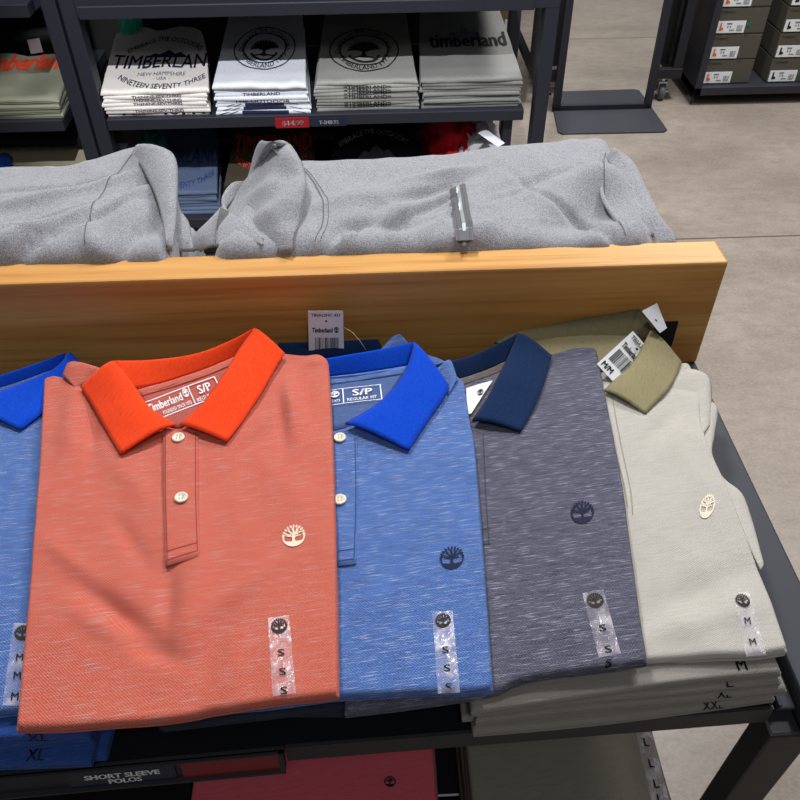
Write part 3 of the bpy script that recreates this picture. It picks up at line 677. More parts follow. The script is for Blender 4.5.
# collars and hang tags lying behind the polos
nc = fixn(mk('folded_collar', *loft([at(278, 343, z=.868), at(330, 342, z=.872), at(376, 340, z=.87)], [at(280, 360, z=.861), at(330, 358, z=.862), at(384, 352, z=.862)], 16, 6, .006, .004), M_c_navy))
setp(nc, 'navy polo collar showing behind the coral and blue polos against the board', 'collar')
def tag3(name, quad, label, arts, yoff=None):
    a, b_, c, d = quad  # tl tr br bl
    n = (b_-a).cross(d-a).normalized()
    if n.dot(CAM-a) < 0: n = -n
    vs = [q for q in quad]+[q-n*.0006 for q in quad]
    o = mk(name, vs, [[0, 1, 2, 3], [7, 6, 5, 4], [0, 4, 5, 1], [1, 5, 6, 2], [2, 6, 7, 3], [3, 7, 4, 0]], M_paper, None, False); setp(o, label, 'price tag')
    for nm, art in arts:
        decal(nm, art, d+n*.0003, c-d, a-d, M_ink, o, None, .0002 if (c-d).cross(a-d).dot(n) > 0 else -.0002)
    return o
def barcode(x0, y0, x1, y1, n=22, seed=2):
    rg = random.Random(seed); ps = []; x = x0
    while x < x1:
        w = rg.choice((.012, .02, .035)); ps.append(rect2(x, y0, min(x+w, x1), y1)); x += w+rg.choice((.012, .02, .03))
    return j2(*ps)
hole = disc(.5, .76, .03, .025)
tag3('price_tag', [at(308, 311, y=.715), at(343, 311, y=.715), at(344, 352, y=.700), at(309, 352, y=.700)], 'grey-white barcode price tag standing up against the board behind the coral polo',
     [('tag_text', j2(place2(text2d('TB0A22HC 433', .02), .08, .87, .9, .94), place2(text2d('Timberland', .04), .1, .48, .68, .6), place2(j2(*tree2d(1.6)), .72, .48, .86, .62), hole)), ('barcode', barcode(.18, .02, .85, .36))])
fil = tube([at(343, 327, y=.708), at(352, 332, y=.70), at(360, 341, z=.885), at(366, 350, z=.878)], .0004, 6)
setp(mk('tag_string', *fil, plain('nylon', (190, 160, 120), .3)), 'thin nylon string curling from the barcode tag', 'string')
zt = .878
tag3('price_tag', [at(633, 331, z=.886), at(655, 356, z=.862), at(619, 388, z=.857), at(597, 364, z=.876)], 'white barcode price tag tucked inside the olive collar',
     [('tag_text', j2(place2(text2d('TB0A22HC', .012), .1, .86, .9, .95), place2(text2d('Timberland', .04), .08, .6, .8, .73), disc(.5, .8, .05, .022), place2(text2d('M/M', .03), .08, .05, .5, .17))), ('barcode', barcode(.12, .24, .9, .54, seed=5))])
bpy.data.objects['price_tag.001'].data.materials[0] = M_card
tag3('price_tag', [at(642, 311, z=.905), at(657, 303, z=.905), at(667, 328, z=.888), at(660, 333, z=.888)], 'blank pale hang tag poking up behind the olive collar near the board end', [('tag_hole', disc(.55, .45, .07, .05))])

# ------------------------------------------------------------------ sweatshirts behind the board
def sweat(name, label, z0, zt_, top, right, bot, left, zf, th, seed, nu=90, nv=40, mat=M_hood, r=.03, amp=.004):
    tw, rw, bw, lw = (xy(q, zt_) for q in (top, right, bot, left))
    c = (Vector(tw[0])+Vector(tw[-1])+Vector(bw[0])+Vector(bw[-1]))/4
    root = empty(name, (c.x, c.y, z0), label, 'sweatshirt')
    b_ = fixn(mk('body', *pad(tw, bw, lw, rw, zf, th, r=r, nu=nu, nv=nv, lay=2, amp=amp, seed=seed, rdrop=r), mat, root))
    P = Polo(); P.root = root; P.body = b_; P.bvh = bvh_of(b_); P.zpx = lambda px: zt_; P.mats = dict(collar=mat); return P
def gz(base, bumps, zt_):
    bs = [(at(px, py, z=zt_), rx, ry*.8, math.radians(an), a*1.9) for px, py, rx, ry, an, a in bumps]
    def f(x, y, u, v):
        z = base
        for q, rx, ry, an, a in bs:
            dx, dy = x-q.x, y-q.y; p = dx*math.cos(an)+dy*math.sin(an); s = -dx*math.sin(an)+dy*math.cos(an); k = (p/rx)**2+(s/ry)**2
            if k < 9: z += a*math.exp(-k)
        return z
    return f
zh = .962
for x0, x1, desc in ((-.62, -.235, 'left'), (-.19, .33, 'right')):
    o = fixn(mk('folded_sweatshirt', *rect_pad(x0, x1, .79, .97, T, .085, r=.02, lay=4, seed=77, nu=24, nv=16), M_hood))
    setp(o, 'folded grey sweatshirt under the %s-hand crumpled sweatshirt' % desc, 'sweatshirt', 'folded grey sweatshirts under the crumpled ones')
h1 = sweat('sweatshirt', 'grey marl sweatshirt folded behind the board at the left of the photo', T+.085, zh,
           top=[(-190, 174), (-60, 166), (0, 161), (51, 160), (84, 155), (111, 148), (140, 142), (166, 147)], right=[(166, 147), (172, 175), (176, 205), (172, 251)],
           bot=[(-200, 260), (-60, 257), (60, 254), (172, 251)], left=[(-190, 174), (-195, 230), (-200, 260)],
           zf=gz(zh, [(110, 205, .10, .006, 52, -.004), (60, 235, .12, .005, 42, -.004), (30, 190, .14, .006, 12, -.003), (130, 240, .06, .006, 75, -.004), (20, 225, .10, .006, 28, .004), (150, 165, .03, .05, 20, .012), (60, 225, .12, .012, 38, .006), (40, 200, .12, .012, 25, .005), (95, 250, .012, .06, 25, .004), (0, 240, .1, .02, 10, .005), (160, 215, .012, .06, -20, -.008), (130, 210, .014, .06, -10, .005)], zh), th=.07, seed=61, r=.022)
line_on(h1, 'seam', [(144, 162), (124, 174), (107, 189), (94, 211), (87, 238), (86, 248)], .0014, M_thread['hood'], .0008)
def cpiece(P, name, A, B, za, zb, mat=M_hood, arch=.004, th=.004, n=24, m=10, wav=.003, seed=5):
    f = lambda pts, z: [at(p[0], p[1], z=(z[i] if isinstance(z, (list, tuple)) else z)) for i, p in enumerate(pts)]
    return fixn(mk(name, *loft(f(A, za), f(B, zb), n, m, arch, th, wav, seed, True, 1.0), mat, P.root))
cpiece(h1, 'sleeve', [(142, 147), (156, 146), (170, 150), (177, 163), (178, 190), (176, 225), (172, 250)], [(130, 158), (140, 165), (147, 178), (155, 195), (161, 215), (166, 238), (167, 250)], [.985, .99, .99, .985, .975, .965, .955], [.975, .978, .975, .972, .968, .965, .955], arch=.008)
cpiece(h1, 'sleeve', [(176, 190), (181, 210), (189, 222), (192, 238), (194, 249)], [(168, 210), (170, 228), (174, 240), (177, 246), (178, 251)], [.955, .95, .945, .94, .935], [.95, .95, .945, .94, .935], arch=.008)
h2 = sweat('sweatshirt', 'grey marl hooded sweatshirt with a zipped pocket folded behind the middle of the board', T+.085, zh,
           top=[(262, 170), (290, 158), (330, 155), (430, 150), (480, 142), (540, 136), (585, 132), (607, 129)], right=[(607, 129), (626, 172), (645, 205), (664, 235)],
           bot=[(205, 250), (300, 247), (450, 242), (560, 239), (664, 235)], left=[(262, 170), (240, 200), (222, 230), (205, 250)],
           zf=gz(zh, [(440, 200, .035, .005, 35, -.006), (445, 215, .03, .005, 55, .004), (380, 228, .06, .006, 12, -.004), (355, 232, .05, .006, 40, .004), (560, 200, .07, .007, -55, -.005), (600, 225, .04, .006, -60, -.005), (520, 190, .06, .006, 30, -.003), (500, 225, .07, .007, 18, .004), (430, 190, .05, .010, 30, -.006), (415, 212, .05, .012, 20, -.005), (400, 220, .06, .012, 10, -.007), (440, 175, .05, .01, 20, .004), (340, 235, .05, .01, 50, -.005), (580, 215, .03, .06, -50, -.010), (600, 180, .03, .04, 0, .010), (520, 225, .06, .012, 25, -.004), (350, 200, .08, .02, 20, .004), (480, 235, .05, .012, 15, .004), (550, 175, .08, .01, 25, -.003)], zh), th=.07, seed=67, nu=110, r=.022)
line_on(h2, 'seam', [(292, 163), (310, 178), (322, 198), (323, 222), (315, 240)], .0014, M_thread['hood'], .0008)
line_on(h2, 'seam', [(296, 163), (315, 180), (327, 200), (328, 222), (320, 240)], .0009, M_thread['hood'], .0008)
cpiece(h2, 'hood', [(268, 147), (280, 151), (296, 154), (306, 176), (304, 205), (290, 251)], [(250, 172), (243, 186), (228, 200), (222, 214), (218, 232), (222, 252)], [.998, 1.0, .99, .985, .975, .958], [.955, .945, .94, .94, .94, .94], arch=.022, n=36, m=22, wav=.014)
cpiece(h2, 'hood', [(262, 150), (268, 146), (276, 150), (284, 160)], [(252, 172), (262, 166), (276, 165), (290, 172)], [.99, 1.0, 1.0, .995], [.96, .97, .98, .985], arch=.010)
cpiece(h2, 'shaded_hood_lining', [(221, 208), (232, 214), (246, 226)], [(216, 244), (232, 238), (252, 236)], [.965, .96, .95], [.95, .948, .955], M_hood_d, arch=.004)  # dark cloth standing in for the shade in the hood recess
cpiece(h2, 'hood', [(244, 184), (232, 186), (222, 198), (222, 208)], [(244, 194), (236, 198), (228, 206), (224, 214)], [.955, .955, .955, .955], .95, arch=.008)
cpiece(h2, 'sleeve', [(222, 208), (208, 222), (192, 237), (185, 248)], [(236, 230), (226, 246), (212, 248), (202, 251)], [.945, .94, .935, .93], [.955, .95, .945, .935], arch=.012)
cpiece(h2, 'hood', [(222, 212), (216, 228), (216, 246)], [(262, 236), (262, 243), (262, 248)], [.955, .955, .955], [.965, .962, .955], arch=.006)
cpiece(h2, 'sleeve', [(616, 152), (632, 162), (648, 190), (662, 218), (673, 232), (676, 246)], [(606, 158), (617, 180), (632, 202), (646, 222), (654, 236), (657, 248)], [.972, .965, .958, .955, .952, .945], [.966, .962, .958, .955, .95, .942], arch=.008)
cpiece(h2, 'cuff', [(604, 152), (602, 170), (604, 196), (614, 214), (630, 237)], [(614, 158), (630, 180), (640, 202), (652, 218), (660, 234)], [.975, .972, .968, .964, .955], [.97, .966, .962, .96, .95], M_hood, arch=-.014)
line_on(h2, 'seam', [(606, 152), (601, 170), (603, 192), (612, 210), (627, 232)], .0014, M_thread['hood'], .001)
M_zip = plain('zip_tape', (92, 92, 98), .7); M_zipper = plain('zip_teeth', (176, 186, 188), .35, metal=.4)
zp = lay_on(h2, 'pocket_zip', rect2(0, 0, 1, 1), (456, 243), (474, 242), (449, 185), M_zip, .003, step=.1); zp['label'] = 'dark grey zip tape with pale teeth'
lay_on(h2, 'zip_teeth', rect2(.4, 0.03, .6, .98), (456, 243), (474, 242), (449, 185), M_zipper, .0042, parent=zp)
for s in (.18, .82): lay_on(h2, 'zip_stitch', stroke([(s, 0), (s, 1)], .05), (456, 243), (474, 242), (449, 185), M_thread['hood'], .0042, parent=zp)

# ------------------------------------------------------------------ wall rack with folded tees
yF = 2.10
rk = empty('shelving_rack', (-.13, 2.35, 0), 'black steel shelving rack holding the folded t-shirts behind the table', 'rack')
for x0, x1 in ((-.737, -.700), (.451, .487)):
    mk('post', *b2(x0, x1, yF-.005, yF+.045, 0, 1.3, .003), M_rack, rk, False)
    mk('post', *b2(x0, x1, yF+.5, yF+.54, 0, 1.3, .003), M_rack, rk, False)
for z in (.505, .787):
    mk('shelf', *b2(-.695, .422, yF-.012, yF+.50, z, z+.030, .002), M_rack, rk, False)
mk('shelf', *b2(-.695, .422, yF-.012, yF+.50, .20, .23, .002), M_rack, rk, False)
mk('crossbeam', *b2(-.70, .487, yF-.006, yF+.02, .79, .84, .002), M_rack, rk, False)
mk('shelf_support', *b2(.375, .40, yF+.02, yF+.05, .23, .505, .001), M_rack, rk, False)
M_ts = {k: knit('tee_'+k, c, tuple(min(255, int(v*1.12)) for v in c), amt=.3) for k, c in dict(white=(226, 220, 216), cool=(218, 222, 232), grey=(146, 146, 142), mid=(128, 128, 126), olive=(138, 140, 122), black=(22, 22, 26), brown=(74, 66, 54), navy=(22, 26, 44), slate=(96, 110, 140), red=(165, 18, 32), teal=(70, 205, 175), dteal=(20, 84, 84), blue=(24, 60, 150), beige=(160, 152, 128), orange=(190, 60, 30)).items()}
def tee_stack(n, xa, xb, y0, y1, z0, th, matk, desc, group, seed, slope=.1, skew=0, arts=(), cat='t-shirt', fold=None):
    out = []; rg = random.Random(seed)
    for k in range(n):
        a, b_, c = (rg.uniform(-1, 1)*.004 for _ in range(3))
        last = k == n-1
        v = rect_pad(xa+a, xb+b_, y0+c, y1+c, z0+k*th, th*.96, skew, lay=1 if th < .012 else 2, seed=seed+k, nu=16 if last else 8, nv=16 if last else 6, r=th*.42, slope=slope*(k+1)/n, wob=.003, amp=.004 if last else 0, neck=.05+.02*rg.random())
        o = fixn(mk('folded_tee', *v, M_ts[matk])); setp(o, '%s, %s of the stack' % (desc, ordn[k] if not last else 'topmost'), cat, group); out.append(o)
    t = out[-1]; bv = bvh_of(t); zz = z0+n*th
    for nm, art, x0, v0, x1, v1, mat in arts:     # x, v in fractions of the top face
        O = Vector((xa+(xb-xa)*x0, y0+(y1-y0)*v0, zz+slope*(y1-y0)*v0)); U = Vector(((xb-xa)*(x1-x0), 0, 0)); V = Vector((0, (y1-y0)*(v1-v0), slope*(y1-y0)*(v1-v0)))
        decal(nm, sub2(art, .12), O, U, V, mat, t, bv, .0012)
    return out
def edge_marks(stack, ks, art, fx0, fx1, mat, xa, xb, y0, th, z0):
    for k in ks:
        o = stack[k]; bv = bvh_of(o)
        decal('print', sub2(art, .2), (xa+(xb-xa)*fx0, y0-.002, z0+k*th+th*.1), ((xb-xa)*(fx1-fx0), 0, 0), (0, 0, th*.8), mat, o, bv, .0012)
zs = .5355
mount = ([(0, 0), (.2, .55), (.32, .4), (.5, 1), (.68, .45), (.8, .6), (1, 0)], [[0, 1, 2, 3, 4, 5, 6]])
s1 = tee_stack(7, -.695, -.420, yF+.005, yF+.355, zs, .0095, 'white', 'white NEW HAMPSHIRE t-shirt, upper rack shelf', 'white t-shirts at the left of the rack shelf', 101, .13, -.03,
    arts=(('print', text2d('TIMBERLANI', .012), .02, .33, .985, .53, M_navyink), ('print', text2d('NEW HAMPSHIRE', .0), .3, .22, .76, .27, M_greyink), ('print', text2d('- USA -', .0), .46, .155, .62, .2, M_greyink),
          ('print', text2d('NINETEEN SEVENTY THREE', .01, arc=-1.0), .12, .015, .97, .24, M_navyink), ('print', text2d('EMBRACE THE OUTDOORS', .01, arc=1.2), .12, .56, .88, .82, M_ink), ('print', mount, .32, .49, .75, .62, M_navyink)))
edge_marks(s1, (1, 3, 4, 5), text2d('TH(NINE;SEV;THRE)', .03), .28, .75, M_navyink, -.695, -.42, yF+.005, .0095, zs)
edge_marks(s1, (0,), text2d('TC   IVJ:H', .03), .1, .95, M_navyink, -.695, -.42, yF+.005, .0095, zs)
ringart = lambda: [stroke(arcpts(.5, .5, .47, 0, 360, 36), .02), stroke(arcpts(.5, .5, .33, 0, 360, 36), .025), place2(text2d('EMBRACE THE OUTDOORS', .01, arc=2.6), .1, .42, .9, .96), place2(text2d('TIMBERLAND 1973', .01, arc=-2.2), .16, .06, .84, .4)]
treeart = [stroke([(.5, .2), (.49, .36), (.5, .52)], [.2, .08, .08])]
for a in range(15, 170, 14):
    t = math.radians(a); treeart.append(stroke([(.5, .42), (.5+.2*math.cos(t), .46+.2*math.sin(t)), (.5+.42*math.cos(t), .44+.36*math.sin(t))], [.05, .06, .07]))
treeart += [stroke(arcpts(.5, .45, .4, 200, 340), .07), stroke([(.2, .2), (.5, .27), (.8, .2)], .05)]
s2 = tee_stack(8, -.402, -.155, yF+.005, yF+.43, zs, .0095, 'cool', 'white t-shirt with round tree print, upper shelf', 'white tree-print t-shirts on the rack shelf', 131, .13, -.01,
    arts=(('print', j2(*ringart()), .14, .16, .86, .74, M_navyink), ('print', j2(*treeart), .31, .28, .69, .62, M_ink)))
for k, w in ((0, .46), (1, .42), (2, .38), (3, .3)):
    edge_marks(s2, (k,), j2(rect2(.25, 0, .8, 1), stroke([(0, .2), (.1, .8)], .04), stroke([(.1, .1), (.2, .9)], .03), stroke([(.85, .9), (1, .1)], .03)) if k < 3 else text2d('THE.OUTDOOR', .02), .5-w, .5+w, M_navyink, -.402, -.155, yF+.005, .0095, zs)
edge_marks(s2, (5,), text2d('TIMBERLAND', .02), .3, .7, M_navyink, -.402, -.155, yF+.005, .0095, zs)
s3 = tee_stack(9, -.137, .135, yF+.004, yF+.42, zs, .0088, 'grey', 'grey t-shirt with round tree print, upper shelf', 'grey tree-print t-shirts on the rack shelf', 151, .12, -.0,
    arts=(('print', j2(*ringart()), .12, .10, .86, .70, M_ink), ('print', j2(*treeart), .29, .22, .69, .58, M_ink)))
for k in (1, 2, 4, 5, 6, 7): edge_marks(s3, (k,), text2d('=TIMBERLAND=', .03), .28, .74, M_ink, -.137, .135, yF+.004, .0088, zs)
s4 = tee_stack(9, .146, .410, yF+.004, yF+.45, zs, .0088, 'mid', 'dark grey t-shirt at the right end of the shelf', 'dark grey t-shirts at the right of the rack shelf', 171, .12, -.0,
    arts=(('print', text2d('timberland', .04), .12, .38, .94, .56, M_ink), ('print', mount, .3, .5, .7, .66, M_greyink)))
# shelf labels
sl = empty('shelf_label', (-.2, yF-.016, .52), 'red and navy price label reading $14.99 on the rack shelf edge', 'label')
a = mk('price_card', *b2(at(275, 122, y=yF-.016).x, at(309, 122, y=yF-.016).x, yF-.016, yF-.013, .502, .530, .0005), plain('price_red', (150, 14, 32), .4), sl, False)
b_ = mk('name_card', *b2(at(310, 122, y=yF-.016).x, at(346, 122, y=yF-.016).x, yF-.016, yF-.013, .504, .527, .0005), M_sign_navy, sl, False)
xa = at(275, 122, y=yF-.016).x
decal('price_text', text2d('$14.99', .03), (xa+.02, yF-.0168, .508), (.056, 0, 0), (0, 0, .015), M_white, a)
decal('name_text', text2d('T-SHIRTS', .03), (xa+.118, yF-.0168, .511), (.052, 0, 0), (0, 0, .010), M_white, b_)
# lower shelf tees, in the shade
tee_stack(7, -.69, -.445, yF+.02, yF+.40, .2305, .0105, 'slate', 'slate blue t-shirt on the shaded lower rack shelf', 'slate blue t-shirts on the lower rack shelf', 201, .12, -.02,
    arts=(('print', text2d('TIMBERLAND', .03), .02, .36, .98, .56, M_blueink), ('print', text2d('NEW HAMPSHIRE', .0), .3, .27, .76, .33, M_blueink), ('print', text2d('NINETEEN SEVENTY THREE', .01, arc=-1.0), .12, .03, .95, .27, M_blueink)))
tee_stack(7, -.42, -.16, yF+.02, yF+.42, .2305, .013, 'brown', 'brown t-shirt with orange lettering, lower shelf', 'brown t-shirts with orange lettering on the lower rack shelf', 221, .12, -.01,
    arts=(('print', text2d('TIMBERLAND', .03), .05, .4, .95, .62, M_orange), ('print', text2d('NINETEEN SEVENTY THREE', .01, arc=-1.0), .08, .12, .92, .36, M_orange)))
tee_stack(7, -.12, .15, yF+.02, yF+.44, .2305, .012, 'navy', 'navy t-shirt with arched lettering, lower shelf', 'navy t-shirts on the lower rack shelf', 241, .12, 0,
    arts=(('print', text2d('EMBRACE THE OUTDOORS', .01, arc=1.2), .10, .44, .90, .66, M_white), ('print', mount, .3, .28, .75, .48, M_greyink)))
def crumple(name, c, s, mat, label, cat, seed, k=9, amp=.35):
    bm = bmesh.new(); bmesh.ops.create_icosphere(bm, subdivisions=4, radius=1)
    for v in bm.verts:
        n = noise.noise(v.co*2.2+Vector((seed, 0, 0)))+.6*noise.noise(v.co*k*.6+Vector((0, seed, 0)))
        q = v.co*(1+amp*n); q = Vector((q.x*s[0], q.y*s[1], max(q.z, -.7)*s[2])); v.co = q+Vector(c)
    vs = [v.co.copy() for v in bm.verts]; bm.verts.index_update(); fs = [[v.index for v in f.verts] for f in bm.faces]; bm.free()
    return setp(mk(name, vs, fs, mat), label, cat)
crumple('crumpled_garment', (.255, yF+.27, .34), (.085, .19, .15), M_ts['red'], 'crumpled red garment at the right end of the lower rack shelf', 'garment', 3)
M_bag = plain('plastic_film', (200, 200, 208), .3)
crumple('plastic_bag', (.33, yF+.13, .355), (.065, .07, .08), M_bag, 'crumpled white plastic bag on the lower rack shelf beside the red garment', 'bag', 5, 14, .3)
tq = [at(478, 133, y=2.11), at(486, 129, y=2.13), at(505, 143, y=2.06), at(498, 147, y=2.05)]
tag3('price_tag', tq, 'small white price tag hanging from the white plastic bag', [])
crumple('crumpled_garment', (-.676, yF+.36, .655), (.028, .05, .075), M_ts['teal'], 'crumpled teal garment at the left end of the upper rack shelf', 'garment', 9)
crumple('crumpled_garment', (-.62, yF+.1, .36), (.04, .08, .09), M_ts['dteal'], 'crumpled dark teal garment at the left end of the lower rack shelf', 'garment', 12)
crumple('crumpled_garment', (.02, yF+.47, .72), (.12, .03, .06), M_ts['red'], 'dark red garment behind the grey t-shirts on the upper rack shelf', 'garment', 15)
crumple('crumpled_garment', (.27, yF+.47, .74), (.13, .03, .06), M_ts['teal'], 'teal garment behind the dark grey t-shirts on the upper rack shelf', 'garment', 18)
crumple('crumpled_garment', (-.35, yF+.47, .73), (.2, .03, .05), M_ts['navy'], 'dark navy garment behind the white t-shirts on the upper rack shelf', 'garment', 19)
bk = structure(mk('trim_2', *b2(-1.6, .42, yF+.545, yF+.56, 0, 1.3, 0), plain('black_board', (10, 10, 12), .8), smooth=False))

# left neighbouring rack
lk = empty('shelving_rack', (-1.15, 2.35, 0), 'black steel shelving rack at the far left edge beside the t-shirt rack', 'rack')
mk('post', *b2(-.781, -.744, yF-.005, yF+.045, 0, 1.3, .003), M_rack, lk, False)
for z in (.507, .795): mk('shelf', *b2(-1.55, -.81, yF-.012, yF+.50, z, z+.030, .002), M_rack, lk, False)
mk('shelf', *b2(-1.55, -.81, yF-.012, yF+.50, .20, .23, .002), M_rack, lk, False)
mk('post', *b2(-1.60, -1.555, yF-.005, yF+.045, 0, 1.3, .003), M_rack, lk, False)
tee_stack(4, -1.10, -.815, yF+.005, yF+.3, .5375, .012, 'olive', 'sage green t-shirt on the far-left rack', 'sage green t-shirts on the far-left rack', 301, .05, -.0,
    arts=(('print', text2d('Timberland', .05), .0, .62, .95, .98, M_orange),))
tee_stack(3, -1.12, -.83, yF+.31, yF+.48, .5375, .035, 'black', 'dark t-shirt behind the sage green ones', 'dark t-shirts at the back of the far-left rack', 321, .05)
crumple('crumpled_garment', (-.96, yF+.42, .74), (.13, .06, .06), M_ts['dteal'], 'dark teal garment on top of the dark stack on the far-left rack', 'garment', 22)
crumple('crumpled_garment', (-1.13, yF+.36, .70), (.04, .06, .07), M_ts['orange'], 'rust red garment at the far-left edge of the photo', 'garment', 25)
tag3('price_tag', [at(27, 40, y=2.36), at(39, 38, y=2.36), at(43, 52, y=2.35), at(31, 54, y=2.35)], 'pale price tag hanging in front of the teal garment on the far-left rack', [])
tee_stack(5, -1.08, -.80, yF+.02, yF+.42, .2305, .022, 'beige', 'beige t-shirt low on the far-left rack', 'beige t-shirts on the far-left rack', 341, .35)
tt = tee_stack(1, -1.09, -.79, yF+.12, yF+.42, .40, .03, 'black', 'black t-shirt with grey lettering, far-left rack', 'black t-shirts on the far-left rack', 345, .2,
    arts=(('print', text2d('Timberland', .05), .0, .3, .97, .75, M_greyink),))
crumple('crumpled_garment', (-1.06, yF+.06, .37), (.04, .05, .04), M_ts['blue'], 'blue garment on the lower shelf of the far-left rack', 'garment', 28)

# ------------------------------------------------------------------ far right: mirror, gondola, shoe boxes
mr_ = empty('shoe_mirror', (1.0, 3.25, 0), 'low black-framed shoe mirror leaning back on a dark floor plate', 'mirror')
f0, f1 = .785, 1.205; lean = .03; zt1 = .62
def leanpt(x, s, dy=0):  # s = height along the panel
    return Vector((x, 3.285+s*math.sin(lean)+dy*math.cos(lean), .004+s*math.cos(lean)-dy*math.sin(lean)))
def leanbox(x0, x1, s0, s1, d0_, d1_):
    v = [leanpt(x, s, d) for s in (s0, s1) for x, d in ((x0, d0_), (x1, d0_), (x1, d1_), (x0, d1_))]
    return v, [[3, 2, 1, 0], [4, 5, 6, 7], [0, 1, 5, 4], [1, 2, 6, 5], [2, 3, 7, 6], [3, 0, 4, 7]]
mk('mirror_frame', *join(leanbox(f0, f0+.03, 0, zt1, -.012, .012), leanbox(f1-.03, f1, 0, zt1, -.012, .012), leanbox(f0, f1, 0, .022, -.012, .012), leanbox(f0, f1, zt1-.03, zt1, -.012, .012), leanbox(f0+.01, f1-.01, .01, zt1-.01, .004, .012)), M_rack, mr_, False)
mk('mirror_glass', *leanbox(f0+.028, f1-.028, .02, zt1-.028, -.002, .003), M_mirror, mr_, False)
mk('base_plate', *prism([tuple(at(553, 110, z=0)[:2]), tuple(at(651, 108, z=0)[:2]), tuple(at(667, 131, z=0)[:2]), tuple(at(664, 133, z=0)[:2]), tuple(at(562, 135, z=0)[:2]), tuple(at(558, 133, z=0)[:2])][::-1], .0005, .006), M_rim, mr_, False)
gd = empty('display_gondola', (1.0, 3.9, 0), 'black wheeled display unit standing behind the low shoe mirror', 'display unit')
M_gon = plain('gondola_black', (26, 27, 34), .6)
for x0, x1 in ((.70, .73), (1.295, 1.335)): mk('side_frame', *join(b2(x0, x1, 3.36, 3.40, .13, 1.1, .002), b2(x0, x1, 4.2, 4.24, .13, 1.1, .002), b2(x0, x1, 3.36, 4.24, .10, .13, .002)), M_gon, gd, False)
mk('back_panel', *b2(.70, 1.30, 3.44, 3.46, .13, 1.1, .001), plain('panel_dark', (20, 20, 24), .7), gd, False)
mk('bottom_rail', *b2(.70, 1.335, 3.35, 3.38, .10, .14, .002), M_gon, gd, False)
M_tyre = plain('grey_tyre', (96, 98, 104), .5); M_chrome = plain('chrome', (190, 192, 195), .25, metal=1)
def caster(parent, c):
    n = 20; vs = []; fs = []
    for x in (-.012, .012):
        for i in range(n): t = 2*math.pi*i/n; vs.append(Vector(c)+Vector((x, .034*math.cos(t), .034*math.sin(t))))
    fs = [list(range(n)), list(range(n, 2*n))[::-1]]+[[i, n+i, n+(i+1) % n, (i+1) % n] for i in range(n)]
    w = mk('caster', vs, fs, M_tyre, parent)
    mk('fork', *join(b2(c[0]-.02, c[0]+.02, c[1]-.012, c[1]+.012, c[2]+.036, c[2]+.046, .002), b2(c[0]-.018, c[0]-.014, c[1]-.012, c[1]+.012, c[2]-.01, c[2]+.04, .001), b2(c[0]+.014, c[0]+.018, c[1]-.012, c[1]+.012, c[2]-.01, c[2]+.04, .001), b2(c[0]-.03, c[0]+.03, c[1]-.006, c[1]+.006, c[2]-.006, c[2]+.006, .001), b2(c[0]-.008, c[0]+.008, c[1]-.008, c[1]+.008, c[2]+.045, c[2]+.068, .001)), M_chrome, w, False)
caster(gd, (1.272, 3.385, .034)); caster(gd, (.765, 3.385, .034)); caster(gd, (.73, 4.2, .034)); caster(gd, (1.30, 4.2, .034))
# small cartons behind the rack post
cq = empty('cardboard_carton', (.62, 3.5, 0), 'brown carton with a white sticker seen between the rack post and the mirror', 'carton')
M_cart = plain('brown_card', (130, 106, 82), .8)
q = at(514, 45, y=3.7)
mk('carton_body', *b2(q.x-.14, q.x+.01, 3.7, 3.9, 0, .40, .003), M_cart, cq, False)
mk('carton_sticker', *b2(q.x-.05, q.x-.005, 3.698, 3.6995, .16, .24, 0), M_card, cq, False)
# shoe unit
su = empty('shoe_shelf', (1.8, 3.6, 0), 'black metal shoe shelving unit on thin legs at the upper right', 'shelving unit')
M_su = plain('shoe_unit_black', (40, 41, 50), .55)
mk('side_panel', *b2(1.385, 1.415, 3.30, 3.72, .045, 1.2, .002), M_su, su, False)
mk('bottom_panel', *b2(1.385, 2.6, 3.30, 3.72, .045, .078, .002), M_su, su, False)
mk('side_panel', *b2(2.57, 2.6, 3.30, 3.72, .078, 1.2, .002), M_su, su, False)
mk('under_unit_shade', *b2(1.43, 2.55, 3.42, 3.44, 0, .045, .001), M_gon, su, False)  # added dark strip in place of the shadow under the unit
mk('back_panel', *b2(1.415, 2.57, 3.70, 3.72, .078, 1.2, .002), plain('unit_back', (22, 22, 26), .7), su, False)
for x in (1.40, 2.58):
    for y in (3.33, 3.69): mk('leg', *tube([(x, y, .045), (x-.006 if x < 2 else x+.006, y, .001)], .004, 8), M_su, su)
M_box = plain('olive_box', (74, 71, 62), .75); M_lid = plain('olive_lid', (82, 79, 70), .75); M_green = plain('green_dot', (16, 110, 80), .5)
boot = ([(.2, .95), (.5, 1), (.52, .45), (.95, .3), (1, .08), (.15, 0)], [[5, 4, 3, 2, 1, 0]])
